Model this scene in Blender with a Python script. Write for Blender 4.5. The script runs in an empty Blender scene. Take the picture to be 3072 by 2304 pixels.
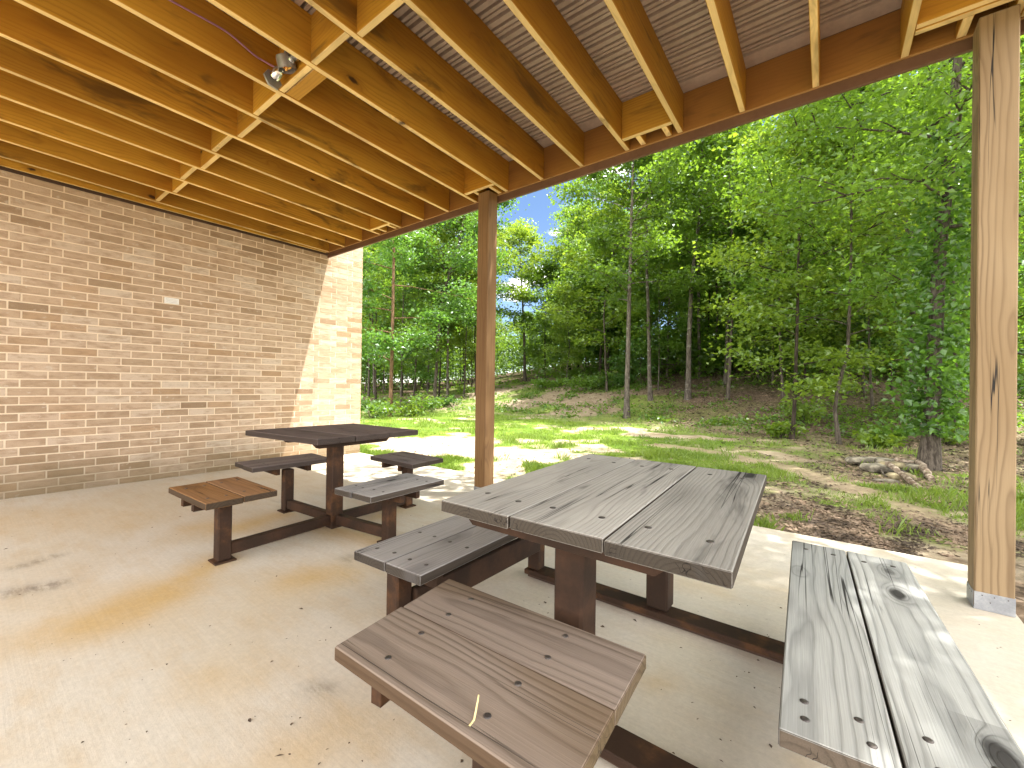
import bpy, math, random
import numpy as np
from mathutils import Vector
sc = bpy.context.scene
COL = sc.collection
R = math.radians
RNG = np.random.default_rng(7); random.seed(11)

# ------------------------------------------------------------------ camera
F_PX, EYE = 1278.9, 1.0734            # focal length and eye height measured on the 3072 px wide photo
CR = np.array([0.79355778, 0.60833366, 0.01400773])
CU = np.array([-0.0085885, -0.01182042, 0.99989325])
CF = np.array([-0.6084343, 0.79359337, 0.00415552])
from mathutils import Matrix
cd = bpy.data.cameras.new('camera'); cam = bpy.data.objects.new('camera', cd); COL.objects.link(cam)
cd.sensor_width = 36.0; cd.lens = F_PX / 3072 * 36; cd.clip_end = 2000; cd.clip_start = 0.05
M = Matrix.Identity(4)
for i in range(3):
    M[i][0], M[i][1], M[i][2] = CR[i], CU[i], -CF[i]
M[2][3] = EYE
cam.matrix_world = M
sc.camera = cam

# ------------------------------------------------------------------ object helpers
def tag(o, label=None, cat=None, group=None, kind=None):
    if label: o['label'] = label
    if cat: o['category'] = cat
    if group: o['group'] = group
    if kind: o['kind'] = kind
    return o

def empty(name, loc=(0, 0, 0), label=None, cat=None, group=None):
    o = bpy.data.objects.new(name, None); COL.objects.link(o); o.location = loc
    o.empty_display_size = 0.1
    return tag(o, label, cat, group)

def mesh_np(name, V, Fs, mat, parent=None, attrs=None, smooth=False, nper=4):
    """V (n,3) array; Fs (m,nper) int array of faces."""
    me = bpy.data.meshes.new(name)
    V = np.asarray(V, np.float32); Fs = np.asarray(Fs, np.int32)
    me.vertices.add(len(V)); me.vertices.foreach_set('co', V.ravel())
    me.loops.add(Fs.size); me.loops.foreach_set('vertex_index', Fs.ravel())
    me.polygons.add(len(Fs))
    me.polygons.foreach_set('loop_start', np.arange(0, Fs.size, Fs.shape[1], dtype=np.int32))
    me.polygons.foreach_set('loop_total', np.full(len(Fs), Fs.shape[1], np.int32))
    me.polygons.foreach_set('use_smooth', np.full(len(Fs), bool(smooth)))
    for (n, dom, typ, arr) in (attrs or []):
        a = me.attributes.new(n, typ, dom)
        a.data.foreach_set('vector' if typ == 'FLOAT_VECTOR' else 'value', np.asarray(arr, np.float32).ravel())
    me.update(calc_edges=True)
    me.materials.append(mat)
    o = bpy.data.objects.new(name, me); COL.objects.link(o)
    if parent is not None: o.parent = parent
    return o

class MB:
    """collects boards, boxes and tubes; build() links them as ONE mesh object"""
    def __init__(s): s.v = []; s.f = []; s.g = []; s.r = []; s.sm = []; s.k = []
    def add(s, vs, fs, g=None, rnd=0.0, smooth=False, kind=None):
        o = len(s.v); s.v += [tuple(map(float, v)) for v in vs]
        s.f += [tuple(o + i for i in f) for f in fs]; s.sm += [smooth] * len(fs)
        s.g += [tuple(map(float, x)) for x in (g if g is not None else vs)]
        s.r += [float(rnd)] * len(vs); s.k += list(kind) if kind is not None else [0.] * len(vs)
    def hexa(s, P, ch=0.003, axis=0, rnd=None):
        """chamfered hexahedron. P[i][j][k] corners, i/j/k = 0/1 along u,v,w. axis = the grain direction"""
        P = np.array(P, float)
        L = [np.linalg.norm(P[1, 0, 0] - P[0, 0, 0]), np.linalg.norm(P[0, 1, 0] - P[0, 0, 0]), np.linalg.norm(P[0, 0, 1] - P[0, 0, 0])]
        rnd = random.random() if rnd is None else rnd
        e = [min(ch / max(l, 1e-6), .3) for l in L]
        def at(t):
            u, v, w = t
            c = 0
            for i in (0, 1):
                for j in (0, 1):
                    for k in (0, 1):
                        c = c + P[i, j, k] * ((u if i else 1 - u) * (v if j else 1 - v) * (w if k else 1 - w))
            return c
        vs, gs, ks, ix = [], [], [], {}
        order = [axis] + [a for a in sorted(range(3), key=lambda a: -L[a]) if a != axis]
        for i in (0, 1):
            for j in (0, 1):
                for k in (0, 1):
                    for n in range(3):
                        t = [(e[0], 1 - e[0])[i], (e[1], 1 - e[1])[j], (e[2], 1 - e[2])[k]]
                        t[n] = float((i, j, k)[n])
                        ix[(i, j, k, n)] = len(vs); vs.append(at(t))
                        l = [(t[m] - .5) * L[m] for m in range(3)]
                        gs.append((l[order[0]] + L[order[0]] / 2, l[order[1]], l[order[2]])); ks.append((1., .5, 0.)[order.index(n)])
        fs = []
        for n in range(3):
            a, b = [m for m in range(3) if m != n]
            for side in (0, 1):
                q = []
                for (x, y) in ((0, 0), (1, 0), (1, 1), (0, 1)):
                    c = [0, 0, 0]; c[n] = side; c[a] = x; c[b] = y
                    q.append(ix[(c[0], c[1], c[2], n)])
                fs.append(q)
            for x in (0, 1):          # edges parallel to n, between faces a and b
                for y in (0, 1):
                    c0 = [0, 0, 0]; c0[a] = x; c0[b] = y; c1 = list(c0); c1[n] = 1
                    fs.append([ix[(*c0, a)], ix[(*c1, a)], ix[(*c1, b)], ix[(*c0, b)]])
        for i in (0, 1):
            for j in (0, 1):
                for k in (0, 1): fs.append([ix[(i, j, k, 0)], ix[(i, j, k, 1)], ix[(i, j, k, 2)]])
        cen = P.reshape(-1, 3).mean(0)
        out = []
        for f in fs:
            p = np.array([vs[i] for i in f]); nrm = np.cross(p[1] - p[0], p[2] - p[0])
            out.append(tuple(f) if nrm @ (p.mean(0) - cen) >= 0 else tuple(reversed(f)))
        s.add(vs, out, gs, rnd, kind=ks)
    def box(s, x0, x1, y0, y1, z0, z1, ch=0.003, axis=None, rnd=None):
        P = [[[(x, y, z) for z in (z0, z1)] for y in (y0, y1)] for x in (x0, x1)]
        if axis is None: axis = int(np.argmax([x1 - x0, y1 - y0, z1 - z0]))
        s.hexa(P, ch, axis, rnd)
    def tube(s, pts, rad, n=10, caps=True, rnd=None):
        pts = [np.array(p, float) for p in pts]
        rad = rad if hasattr(rad, '__len__') else [rad] * len(pts)
        vs, gs, fs = [], [], []
        ref = None; acc = 0
        for i, p in enumerate(pts):
            t = pts[min(i + 1, len(pts) - 1)] - pts[max(i - 1, 0)]; t = t / (np.linalg.norm(t) + 1e-9)
            if ref is None: ref = np.array([1, 0, 0]) if abs(t[0]) < .8 else np.array([0, 1, 0])
            a = ref - t * (ref @ t); a /= np.linalg.norm(a); ref = a; b = np.cross(t, a)
            if i: acc += np.linalg.norm(p - pts[i - 1])
            for k in range(n):
                w = 2 * math.pi * k / n
                q = a * math.cos(w) * rad[i] + b * math.sin(w) * rad[i]
                vs.append(p + q); gs.append((acc, math.cos(w) * rad[i], math.sin(w) * rad[i]))
        for i in range(len(pts) - 1):
            for k in range(n):
                k2 = (k + 1) % n
                fs.append((i * n + k, i * n + k2, (i + 1) * n + k2, (i + 1) * n + k))
        rnd = random.random() if rnd is None else rnd
        s.add(vs, fs, gs, rnd, True)
        if caps:
            o = len(vs)
            s.add(vs[:n], [tuple(reversed(range(n)))], gs[:n], rnd); s.add(vs[-n:], [tuple(range(n))], gs[-n:], rnd)
    def build(s, name, mat, parent=None):
        me = bpy.data.meshes.new(name); me.from_pydata(s.v, [], s.f)
        a = me.attributes.new('gco', 'FLOAT_VECTOR', 'POINT'); a.data.foreach_set('vector', np.array(s.g, np.float32).ravel())
        a = me.attributes.new('prn', 'FLOAT', 'POINT'); a.data.foreach_set('value', np.array(s.r, np.float32))
        a = me.attributes.new('facing', 'FLOAT', 'POINT'); a.data.foreach_set('value', np.array(s.k, np.float32))
        me.polygons.foreach_set('use_smooth', np.array(s.sm, bool))
        me.update(); me.materials.append(mat)
        o = bpy.data.objects.new(name, me); COL.objects.link(o)
        if parent is not None: o.parent = parent
        return o

# ------------------------------------------------------------------ node helpers
class NT:
    def __init__(s, name):
        s.m = bpy.data.materials.new(name); s.m.use_nodes = True
        s.t = s.m.node_tree; s.t.nodes.clear()
        s.out = s.t.nodes.new('ShaderNodeOutputMaterial')
    def n(s, typ, **kw):
        x = s.t.nodes.new(typ)
        for k, v in kw.items(): setattr(x, k, v)
        return x
    def put(s, sock, v):
        if v is None: return
        if isinstance(v, bpy.types.NodeSocket): s.t.links.new(v, sock)
        elif isinstance(v, (tuple, list)) and sock.type == 'RGBA' and len(v) == 3: sock.default_value = (*v, 1)
        else: sock.default_value = v
    def math(s, op, a, b=None, c=None, clamp=False):
        x = s.n('ShaderNodeMath', operation=op, use_clamp=clamp)
        for i, v in enumerate((a, b, c)): s.put(x.inputs[i], v)
        return x.outputs[0]
    def vm(s, op, a, b=None):
        x = s.n('ShaderNodeVectorMath', operation=op); s.put(x.inputs[0], a); s.put(x.inputs[1], b); return x.outputs[0]
    def attr(s, name, out='Vector'):
        x = s.n('ShaderNodeAttribute', attribute_name=name); return x.outputs[out]
    def comb(s, a, b, c):
        x = s.n('ShaderNodeCombineXYZ')
        for i, v in enumerate((a, b, c)): s.put(x.inputs[i], v)
        return x.outputs[0]
    def sep(s, v):
        x = s.n('ShaderNodeSeparateXYZ'); s.put(x.inputs[0], v); return x.outputs
    def noise(s, v, scale=1, detail=2, rough=.5, dist=0, col=False):
        x = s.n('ShaderNodeTexNoise'); s.put(x.inputs['Vector'], v); s.put(x.inputs['Scale'], scale)
        s.put(x.inputs['Detail'], detail); s.put(x.inputs['Roughness'], rough); s.put(x.inputs['Distortion'], dist)
        return x.outputs['Color' if col else 0]
    def ss(s, v, a, b, lo=0., hi=1.):
        x = s.n('ShaderNodeMapRange', interpolation_type='SMOOTHSTEP')
        for i, q in enumerate((v, a, b, lo, hi)): s.put(x.inputs[i], q)
        return x.outputs[0]
    def mix(s, f, a, b, mode='MIX'):
        x = s.n('ShaderNodeMix', data_type='RGBA', blend_type=mode)
        s.put(x.inputs[0], f); s.put(x.inputs[6], a); s.put(x.inputs[7], b); return x.outputs[2]
    def ramp(s, f, pts):
        x = s.n('ShaderNodeValToRGB'); e = x.color_ramp.elements
        while len(e) < len(pts): e.new(.5)
        for el, (p, c) in zip(e, pts): el.position = p; el.color = (*c, 1) if len(c) == 3 else c
        s.put(x.inputs[0], f); return x.outputs[0]
    def val(s, f, k):     # grey multiplier colour
        return s.comb(f, f, f)
    def princ(s, col, rough=.7, metal=0., bump=None, bstr=.3, bdist=.01, spec=.5):
        b = s.n('ShaderNodeBsdfPrincipled'); s.put(b.inputs['Base Color'], col); s.put(b.inputs['Roughness'], rough)
        s.put(b.inputs['Metallic'], metal); s.put(b.inputs['Specular IOR Level'], spec)
        if bump is not None:
            x = s.n('ShaderNodeBump'); s.put(x.inputs['Height'], bump); s.put(x.inputs['Strength'], bstr); s.put(x.inputs['Distance'], bdist)
            s.t.links.new(x.outputs[0], b.inputs['Normal'])
        s.t.links.new(b.outputs[0], s.out.inputs[0]); return s.m

def wood(name, light, dark, kcol=(.05, .03, .02), rings=60, ringamt=.6, w1=5., w2=.8, knots=(2.6, 7., .45), fibre=.35,
         tone=None, tonef=.4, stain=None, stainamt=.5, rough=.75, objrnd=True, kin=.10, bstr=.25, kwarp=2.2, crack=0., pc=.05, spec=.35, edge=None, end=None, st=(1.9, 7.)):
    n = NT(name)
    a, b, c = n.sep(n.attr('gco'))
    rn = n.attr('prn', 'Fac')
    if objrnd:
        oi = n.n('ShaderNodeObjectInfo'); rn = n.math('ADD', rn, n.math('MULTIPLY', oi.outputs['Random'], 7.3))
    off = n.comb(n.math('MULTIPLY', rn, 53.), n.math('MULTIPLY', rn, 17.7), n.math('MULTIPLY', rn, 29.3))
    def P(ka, kb, kc): return n.vm('ADD', n.comb(n.math('MULTIPLY', a, ka), n.math('MULTIPLY', b, kb), n.math('MULTIPLY', c, kc)), off)
    vo = n.n('ShaderNodeTexVoronoi', voronoi_dimensions='3D'); n.put(vo.inputs['Vector'], P(knots[0], knots[1], .5)); n.put(vo.inputs['Scale'], 1.)
    kd = vo.outputs['Distance']; cr = n.sep(vo.outputs['Color'])
    mask = n.math('GREATER_THAN', cr[0], 1 - knots[2])
    kdn = n.math('ADD', kd, n.math('MULTIPLY', n.math('SUBTRACT', n.noise(P(30, 30, 30), 1, 2), .5), .10))
    size = n.math('ADD', .55, n.math('MULTIPLY', cr[1], .9))
    kk = n.math('MULTIPLY', n.ss(n.math('DIVIDE', kdn, size), kin * .45, kin, 1, 0), mask)
    kw = n.math('MULTIPLY', n.ss(kd, 0., .34, 1, 0), mask)
    n1 = n.math('SUBTRACT', n.noise(P(1.1, 4., 4.), 1, 2, .5), .5)
    n2 = n.math('SUBTRACT', n.noise(P(5., 22., 22.), 1, 2, .5), .5)
    pb = n.math('MULTIPLY', n.math('SUBTRACT', n.math('FRACT', n.math('MULTIPLY', rn, 9.7)), .5), .14)
    bb = n.math('ADD', b, pb); ccn = n.math('ADD', c, pc)
    rr = n.math('SQRT', n.math('ADD', n.math('MULTIPLY', bb, bb), n.math('MULTIPLY', ccn, ccn)))
    v = n.math('ADD', n.math('MULTIPLY', rr, rings), n.math('MULTIPLY', n1, w1))
    v = n.math('ADD', v, n.math('MULTIPLY', n2, w2)); v = n.math('ADD', v, n.math('MULTIPLY', kw, kwarp))
    fr = n.math('FRACT', v)
    ring = n.ramp(fr, [(0, (.15,) * 3), (.18, (0,) * 3), (.55, (.12,) * 3), (.86, (1,) * 3), (1, (.2,) * 3)])
    rfade = n.ss(n.noise(P(.8, 6, 6), 1, 1), .25, .7, .35, 1.)
    fib = n.noise(P(5., 330., 330.), 1, 3, .6)
    col = n.mix(n.math('MULTIPLY', n.math('MULTIPLY', ring, ringamt), rfade), light, dark)
    if tone: col = n.mix(n.math('MULTIPLY', n.ss(n.noise(P(.9, 3., 3.), 1, 3, .55), .35, .7), tonef), col, tone)
    kf = n.attr('facing', 'Fac')
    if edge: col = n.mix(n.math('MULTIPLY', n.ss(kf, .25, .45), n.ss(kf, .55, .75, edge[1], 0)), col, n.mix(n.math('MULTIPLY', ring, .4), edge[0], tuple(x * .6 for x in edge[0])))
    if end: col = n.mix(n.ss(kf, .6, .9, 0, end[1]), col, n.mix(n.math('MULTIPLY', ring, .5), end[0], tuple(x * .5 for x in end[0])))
    pv = n.math('ADD', .82, n.math('MULTIPLY', n.math('FRACT', n.math('MULTIPLY', rn, 5.31)), .36))
    fm = n.math('MULTIPLY', n.math('ADD', 1 - fibre * .5, n.math('MULTIPLY', fib, fibre)), pv)
    col = n.mix(1., col, n.comb(fm, fm, fm), 'MULTIPLY')
    if stain:
        col = n.mix(n.math('MULTIPLY', n.ss(n.noise(P(st[0], st[1], st[1]), 1, 4, .65, .6), .54, .72), stainamt), col, stain)
    hal = n.math('MULTIPLY', n.ss(n.math('DIVIDE', kd, size), kin, kin * 2.6, .45, 0), mask)
    col = n.mix(hal, col, dark)
    col = n.mix(n.math('MULTIPLY', kk, .92), col, kcol)
    h = n.math('SUBTRACT', n.math('MULTIPLY', fib, .5), n.math('MULTIPLY', ring, .5))
    if crack:
        ck = n.noise(P(.55, 34., 34.), 1, 1.5, .4)
        cm = n.math('MULTIPLY', n.ss(n.math('ABSOLUTE', n.math('SUBTRACT', ck, .5)), .004, .014, 1, 0), n.ss(n.noise(P(.9, 9, 9), 1, 1), .52, .6))
        col = n.mix(n.math('MULTIPLY', cm, crack), col, (.012, .010, .009)); h = n.math('SUBTRACT', h, n.math('MULTIPLY', cm, 2.))
    return n.princ(col, rough, 0, h, bstr, .004, spec)

def plain(name, c1, c2, scale=6., rough=.6, metal=0., detail=4, lo=.4, hi=.65, bstr=.15, spec=.5, stretch=None):
    n = NT(name); tc = n.n('ShaderNodeTexCoord').outputs['Object']
    if stretch: tc = n.vm('MULTIPLY', tc, stretch)
    f = n.noise(tc, scale, detail, .6)
    f2 = n.noise(tc, scale * 11, 3, .6)
    col = n.mix(n.ss(f, lo, hi), c1, c2)
    k = n.math('ADD', .8, n.math('MULTIPLY', f2, .4)); col = n.mix(1., col, n.comb(k, k, k), 'MULTIPLY')
    return n.princ(col, rough, metal, f2, bstr, .003, spec)

MAT = {}
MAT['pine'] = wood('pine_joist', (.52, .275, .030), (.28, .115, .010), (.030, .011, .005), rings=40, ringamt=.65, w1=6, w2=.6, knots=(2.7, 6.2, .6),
                   fibre=.35, tone=(.36, .15, .010), tonef=.75, stain=(.10, .05, .012), stainamt=.7, rough=.6, kin=.13, pc=.02, bstr=.12, edge=((.88, .66, .31), .88), st=(1.6, 6.))  # paler edge colour paints bounced floor light onto the joist undersides
MAT['pine_orange'] = wood('pine_rim', (.31, .145, .03), (.20, .08, .014), (.04, .018, .008), rings=40, ringamt=.4, w1=5, knots=(1.4, 4, .3), fibre=.25,
                          tone=(.21, .085, .018), tonef=.6, stain=(.08, .042, .014), stainamt=.4, rough=.6, kin=.08, pc=.02, bstr=.1, edge=((.58, .34, .12), .8))  # edge colour lightened to paint the lit underside of the rim
MAT['post_near'] = wood('post_timber', (.27, .195, .112), (.085, .048, .022), (.045, .026, .014), rings=42, ringamt=.8, w1=4.5, w2=.35, knots=(1.6, 5., .45), fibre=.25,
                        tone=(.20, .132, .066), tonef=.7, rough=.7, kin=.11, objrnd=False, crack=1., pc=.045, bstr=.12)
MAT['post_far'] = wood('post_timber_brown', (.22, .125, .052), (.085, .04, .015), (.02, .01, .005), rings=46, ringamt=.7, w1=4.2, w2=.5, knots=(1.7, 5., .5), fibre=.25,
                       tone=(.135, .07, .027), tonef=.7, rough=.7, kin=.11, objrnd=False, pc=.045, bstr=.12)
GREY = dict(rings=58, ringamt=.5, w1=4.2, w2=.5, fibre=.55, rough=.85, spec=.2, bstr=.4, crack=.9, objrnd=True, edge=((.045, .031, .02), .92), end=((.04, .03, .021), .94))  # sides and ends browner than tops, darkened further with shade painted in
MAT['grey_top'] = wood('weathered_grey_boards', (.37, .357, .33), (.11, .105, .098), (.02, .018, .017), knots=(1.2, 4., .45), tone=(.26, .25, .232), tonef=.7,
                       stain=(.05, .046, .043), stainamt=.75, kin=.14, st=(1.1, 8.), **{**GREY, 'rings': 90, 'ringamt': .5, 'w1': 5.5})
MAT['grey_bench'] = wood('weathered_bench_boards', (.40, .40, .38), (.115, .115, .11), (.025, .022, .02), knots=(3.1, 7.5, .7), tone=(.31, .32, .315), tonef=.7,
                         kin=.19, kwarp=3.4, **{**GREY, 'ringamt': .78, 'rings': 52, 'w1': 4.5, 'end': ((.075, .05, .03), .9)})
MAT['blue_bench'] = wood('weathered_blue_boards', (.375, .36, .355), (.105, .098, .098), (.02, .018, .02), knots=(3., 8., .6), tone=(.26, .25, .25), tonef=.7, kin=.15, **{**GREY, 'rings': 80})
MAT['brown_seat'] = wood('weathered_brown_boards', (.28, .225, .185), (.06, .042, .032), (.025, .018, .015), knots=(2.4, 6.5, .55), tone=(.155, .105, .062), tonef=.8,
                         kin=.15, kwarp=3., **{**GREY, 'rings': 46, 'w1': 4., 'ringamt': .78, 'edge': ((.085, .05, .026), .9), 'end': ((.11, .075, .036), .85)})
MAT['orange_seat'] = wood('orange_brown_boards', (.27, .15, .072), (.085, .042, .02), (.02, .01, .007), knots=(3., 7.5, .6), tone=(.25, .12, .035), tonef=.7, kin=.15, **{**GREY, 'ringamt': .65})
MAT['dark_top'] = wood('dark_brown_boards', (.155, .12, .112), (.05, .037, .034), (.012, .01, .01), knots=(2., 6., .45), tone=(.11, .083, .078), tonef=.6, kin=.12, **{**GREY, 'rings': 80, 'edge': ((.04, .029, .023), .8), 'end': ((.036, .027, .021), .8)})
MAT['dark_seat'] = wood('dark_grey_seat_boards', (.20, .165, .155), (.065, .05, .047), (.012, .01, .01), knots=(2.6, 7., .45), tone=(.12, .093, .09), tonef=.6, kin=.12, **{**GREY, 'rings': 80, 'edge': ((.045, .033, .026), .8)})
MAT['rust'] = plain('brown_rusty_steel', (.034, .018, .011), (.10, .045, .019), 9, .7, 0.0, lo=.45, hi=.75, spec=.2)
MAT['steel_brown'] = plain('brown_painted_steel', (.030, .017, .011), (.052, .026, .015), 7, .65, 0., spec=.2)
MAT['bolt'] = plain('dark_bolt_head', (.05, .042, .04), (.10, .085, .075), 60, .5, .3)
MAT['galv'] = plain('galvanised_steel', (.27, .285, .31), (.37, .385, .41), 14, .5, .4, bstr=.05)
MAT['chrome'] = plain('bright_lamp_metal', (.75, .75, .75), (.85, .85, .85), 8, .18, 1., bstr=.0)
MAT['greymetal'] = plain('grey_box_metal', (.30, .29, .29), (.36, .35, .35), 20, .45, .6, bstr=.05)
MAT['fascia'] = plain('brown_fascia_metal', (.125, .062, .034), (.145, .074, .042), 3, .5, bstr=.03)
MAT['trim'] = plain('dark_brown_trim', (.045, .022, .012), (.06, .03, .016), 3, .6, bstr=.03)
MAT['corr'] = plain('brown_ribbed_metal', (.44, .345, .28), (.50, .395, .32), 2.5, .5, .1, bstr=.02)
MAT['plate'] = plain('white_plate', (.78, .77, .74), (.84, .83, .80), 20, .5, bstr=.03)
MAT['cable'] = plain('purple_cable', (.30, .14, .22), (.36, .17, .26), 20, .5, bstr=.0)
MAT['bulb'] = plain('copper_socket', (.80, .42, .12), (.85, .5, .2), 20, .25, .9)
MAT['deckboard'] = plain('deck_board_grey', (.30, .25, .2), (.36, .3, .24), 3)
MAT['straw'] = plain('pale_straw', (.62, .52, .25), (.7, .6, .32), 30)
MAT['deadleaf'] = plain('dry_brown_leaf', (.13, .09, .07), (.30, .22, .18), 40)
MAT['web'] = plain('pale_cobweb', (.5, .42, .3), (.55, .46, .33), 30)

def brick_mat():
    n = NT('brick_and_mortar'); P = n.n('ShaderNodeTexCoord').outputs['Object']
    rn = n.attr('rnd', 'Fac'); r2 = n.attr('rnd2', 'Fac')
    col = n.ramp(rn, [(0, (.22, .145, .09)), (.12, (.34, .24, .155)), (.3, (.46, .335, .23)), (.6, (.53, .395, .285)), (.85, (.57, .45, .345)), (1, (.60, .50, .40))])
    col = n.mix(n.math('MULTIPLY', n.ss(r2, .86, .97), .35), col, (.42, .25, .12))
    off = n.comb(n.math('MULTIPLY', rn, 40.), n.math('MULTIPLY', r2, 30.), 0)
    st = n.noise(n.vm('ADD', n.vm('MULTIPLY', P, (1, 9, 26)), off), 1, 4, .6)
    col = n.mix(n.ss(st, .40, .72, 0, .6), col, (.27, .175, .105))
    col = n.mix(n.ss(n.noise(n.vm('ADD', n.vm('MULTIPLY', P, (1, 16, 22)), off), 1, 3, .6), .6, .74, 0, .6), col, (.60, .52, .43))
    k = n.math('ADD', .78, n.math('MULTIPLY', n.noise(P, 170, 3, .7), .44)); col = n.mix(1., col, n.comb(k, k, k), 'MULTIPLY')
    mort = n.mix(n.noise(P, 45, 4, .65), (.74, .61, .455), (.86, .74, .585))
    mm = n.attr('mortar', 'Fac')
    col = n.mix(mm, col, mort)
    z = n.sep(P)[2]; dirt = n.math('MULTIPLY', n.ss(n.math('ADD', z, n.math('MULTIPLY', n.noise(P, 2.2, 4, .6), .5)), .22, .75, .65, 0), 1.)
    col = n.mix(dirt, col, (.13, .10, .05))
    return n.princ(col, .85, 0, n.noise(P, 90, 4, .7), .45, .006, .2)
MAT['brick'] = brick_mat()

def house_mat():
    n = NT('plain_house_brick'); P = n.n('ShaderNodeTexCoord').outputs['Object']; x, y, z = n.sep(P)
    b = n.n('ShaderNodeTexBrick'); n.put(b.inputs['Vector'], n.comb(x, z, 0.)); n.put(b.inputs['Scale'], 1.); n.put(b.inputs['Brick Width'], .2545); n.put(b.inputs['Row Height'], .0778)
    n.put(b.inputs['Mortar Size'], .0055); n.put(b.inputs['Color1'], (.50, .36, .25)); n.put(b.inputs['Color2'], (.40, .28, .185)); n.put(b.inputs['Mortar'], (.76, .65, .5))
    return n.princ(b.outputs['Color'], .85, spec=.2)
MAT['housebrick'] = house_mat()
def concrete_mat():
    n = NT('stained_concrete'); P = n.n('ShaderNodeTexCoord').outputs['Object']
    big = n.noise(P, 1.1, 4, .6); med = n.noise(n.vm('MULTIPLY', P, (1., 2.6, 1)), 3.2, 5, .65)
    col = n.mix(n.ss(big, .38, .62), (.535, .47, .375), (.565, .52, .45))
    col = n.mix(n.ss(med, .42, .72, 0, .6), col, (.50, .40, .275))
    col = n.mix(n.ss(n.noise(n.vm('MULTIPLY', P, (1., 1., 1)), 2.3, 5, .7, .5), .58, .74, 0, .4), col, (.60, .54, .46))
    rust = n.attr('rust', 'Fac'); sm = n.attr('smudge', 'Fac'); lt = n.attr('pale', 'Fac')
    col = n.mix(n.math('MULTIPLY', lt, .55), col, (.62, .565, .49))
    rn_ = n.math('MULTIPLY', rust, n.math('ADD', .45, n.math('MULTIPLY', n.noise(P, 3.4, 4, .65), .95)))
    col = n.mix(n.math('MULTIPLY', rn_, .78, clamp=True), col, (.50, .32, .10))
    col = n.mix(n.math('MULTIPLY', sm, n.ss(n.noise(n.vm('MULTIPLY', P, (1., 3., 1)), 6, 4, .7), .3, .65)), col, (.20, .165, .13))
    # broom lines and speckles
    br = n.noise(n.vm('MULTIPLY', P, (2.2, 120., 1)), 1, 3, .6)
    k = n.math('ADD', .90, n.math('MULTIPLY', br, .2)); col = n.mix(1., col, n.comb(k, k, k), 'MULTIPLY')
    k = n.math('ADD', .74, n.math('MULTIPLY', n.noise(P, 42, 6, .8), .52)); col = n.mix(1., col, n.comb(k, k, k), 'MULTIPLY')
    vo = n.n('ShaderNodeTexVoronoi'); n.put(vo.inputs['Vector'], n.vm('MULTIPLY', P, (1, 1.6, 1))); n.put(vo.inputs['Scale'], 8.5)
    cc = n.sep(vo.outputs['Color'])
    sp = n.math('MULTIPLY', n.ss(n.math('ADD', vo.outputs['Distance'], n.math('MULTIPLY', n.noise(P, 60, 2), .08)), .06, .10, 1, 0), n.math('GREATER_THAN', cc[0], .72))
    col = n.mix(n.math('MULTIPLY', sp, .45), col, (.25, .19, .13))
    return n.princ(col, .72, 0, n.math('ADD', n.math('MULTIPLY', br, .5), n.noise(P, 120, 3)), .18, .003, .3)
MAT['concrete'] = concrete_mat()

def ground_mat():
    n = NT('lawn_dirt_and_litter'); P = n.n('ShaderNodeTexCoord').outputs['Object']
    g = n.attr('grass', 'Fac'); l = n.attr('litter', 'Fac'); tr = n.attr('track', 'Fac')
    sand = n.mix(n.ss(n.noise(P, 2.6, 5, .65), .35, .65), (.30, .235, .155), (.42, .345, .25))
    sand = n.mix(n.ss(n.noise(P, 19, 4, .7), .55, .68, 0, .6), sand, (.24, .17, .10))
    lit = n.mix(n.noise(P, 24, 5, .75), (.04, .029, .02), (.22, .155, .105))
    vo = n.n('ShaderNodeTexVoronoi'); n.put(vo.inputs['Vector'], P); n.put(vo.inputs['Scale'], 26.)
    lit = n.mix(.55, lit, n.ramp(n.sep(vo.outputs['Color'])[0], [(0, (.022, .016, .011)), (.4, (.075, .052, .034)), (.75, (.16, .11, .074)), (1, (.33, .26, .2))]))
    gr = n.mix(n.ss(n.noise(P, 1.3, 4, .6), .35, .65), (.085, .15, .018), (.155, .22, .03))
    gr = n.mix(n.ss(n.noise(P, 40, 4, .7), .45, .7, 0, .6), gr, (.06, .09, .016))
    col = n.mix(l, sand, lit)
    col = n.mix(tr, col, n.mix(n.noise(P, 30, 4, .7), (.22, .15, .10), (.36, .275, .205)))
    col = n.mix(g, col, gr)
    return n.princ(col, .95, 0, n.noise(P, 30, 5, .7), .6, .03, .1)
MAT['ground'] = ground_mat()

def leaf_mat(name, c0, c1, tr, trf=.42):
    n = NT(name); r = n.attr('rnd', 'Fac')
    oi = n.n('ShaderNodeObjectInfo')
    P = n.n('ShaderNodeTexCoord').outputs['Object']
    f = n.math('ADD', n.math('MULTIPLY', r, .65), n.math('MULTIPLY', n.ss(n.noise(P, .55, 2, .5), .35, .65), .4), clamp=True)
    col = n.mix(f, c0, c1)
    k = n.math('ADD', .82, n.math('MULTIPLY', oi.outputs['Random'], .36)); col = n.mix(1., col, n.comb(k, k, k), 'MULTIPLY')
    d = n.n('ShaderNodeBsdfDiffuse'); n.put(d.inputs[0], col)
    t = n.n('ShaderNodeBsdfTranslucent'); n.put(t.inputs[0], n.mix(f, tuple(x * .75 for x in tr), tr))
    g = n.n('ShaderNodeBsdfGlossy'); n.put(g.inputs[0], (.75, .8, .8)); n.put(g.inputs[1], .42)
    m1 = n.n('ShaderNodeMixShader'); n.put(m1.inputs[0], trf); n.t.links.new(d.outputs[0], m1.inputs[1]); n.t.links.new(t.outputs[0], m1.inputs[2])
    m2 = n.n('ShaderNodeMixShader'); n.put(m2.inputs[0], .055); n.t.links.new(m1.outputs[0], m2.inputs[1]); n.t.links.new(g.outputs[0], m2.inputs[2])
    n.t.links.new(m2.outputs[0], n.out.inputs[0]); return n.m
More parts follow.
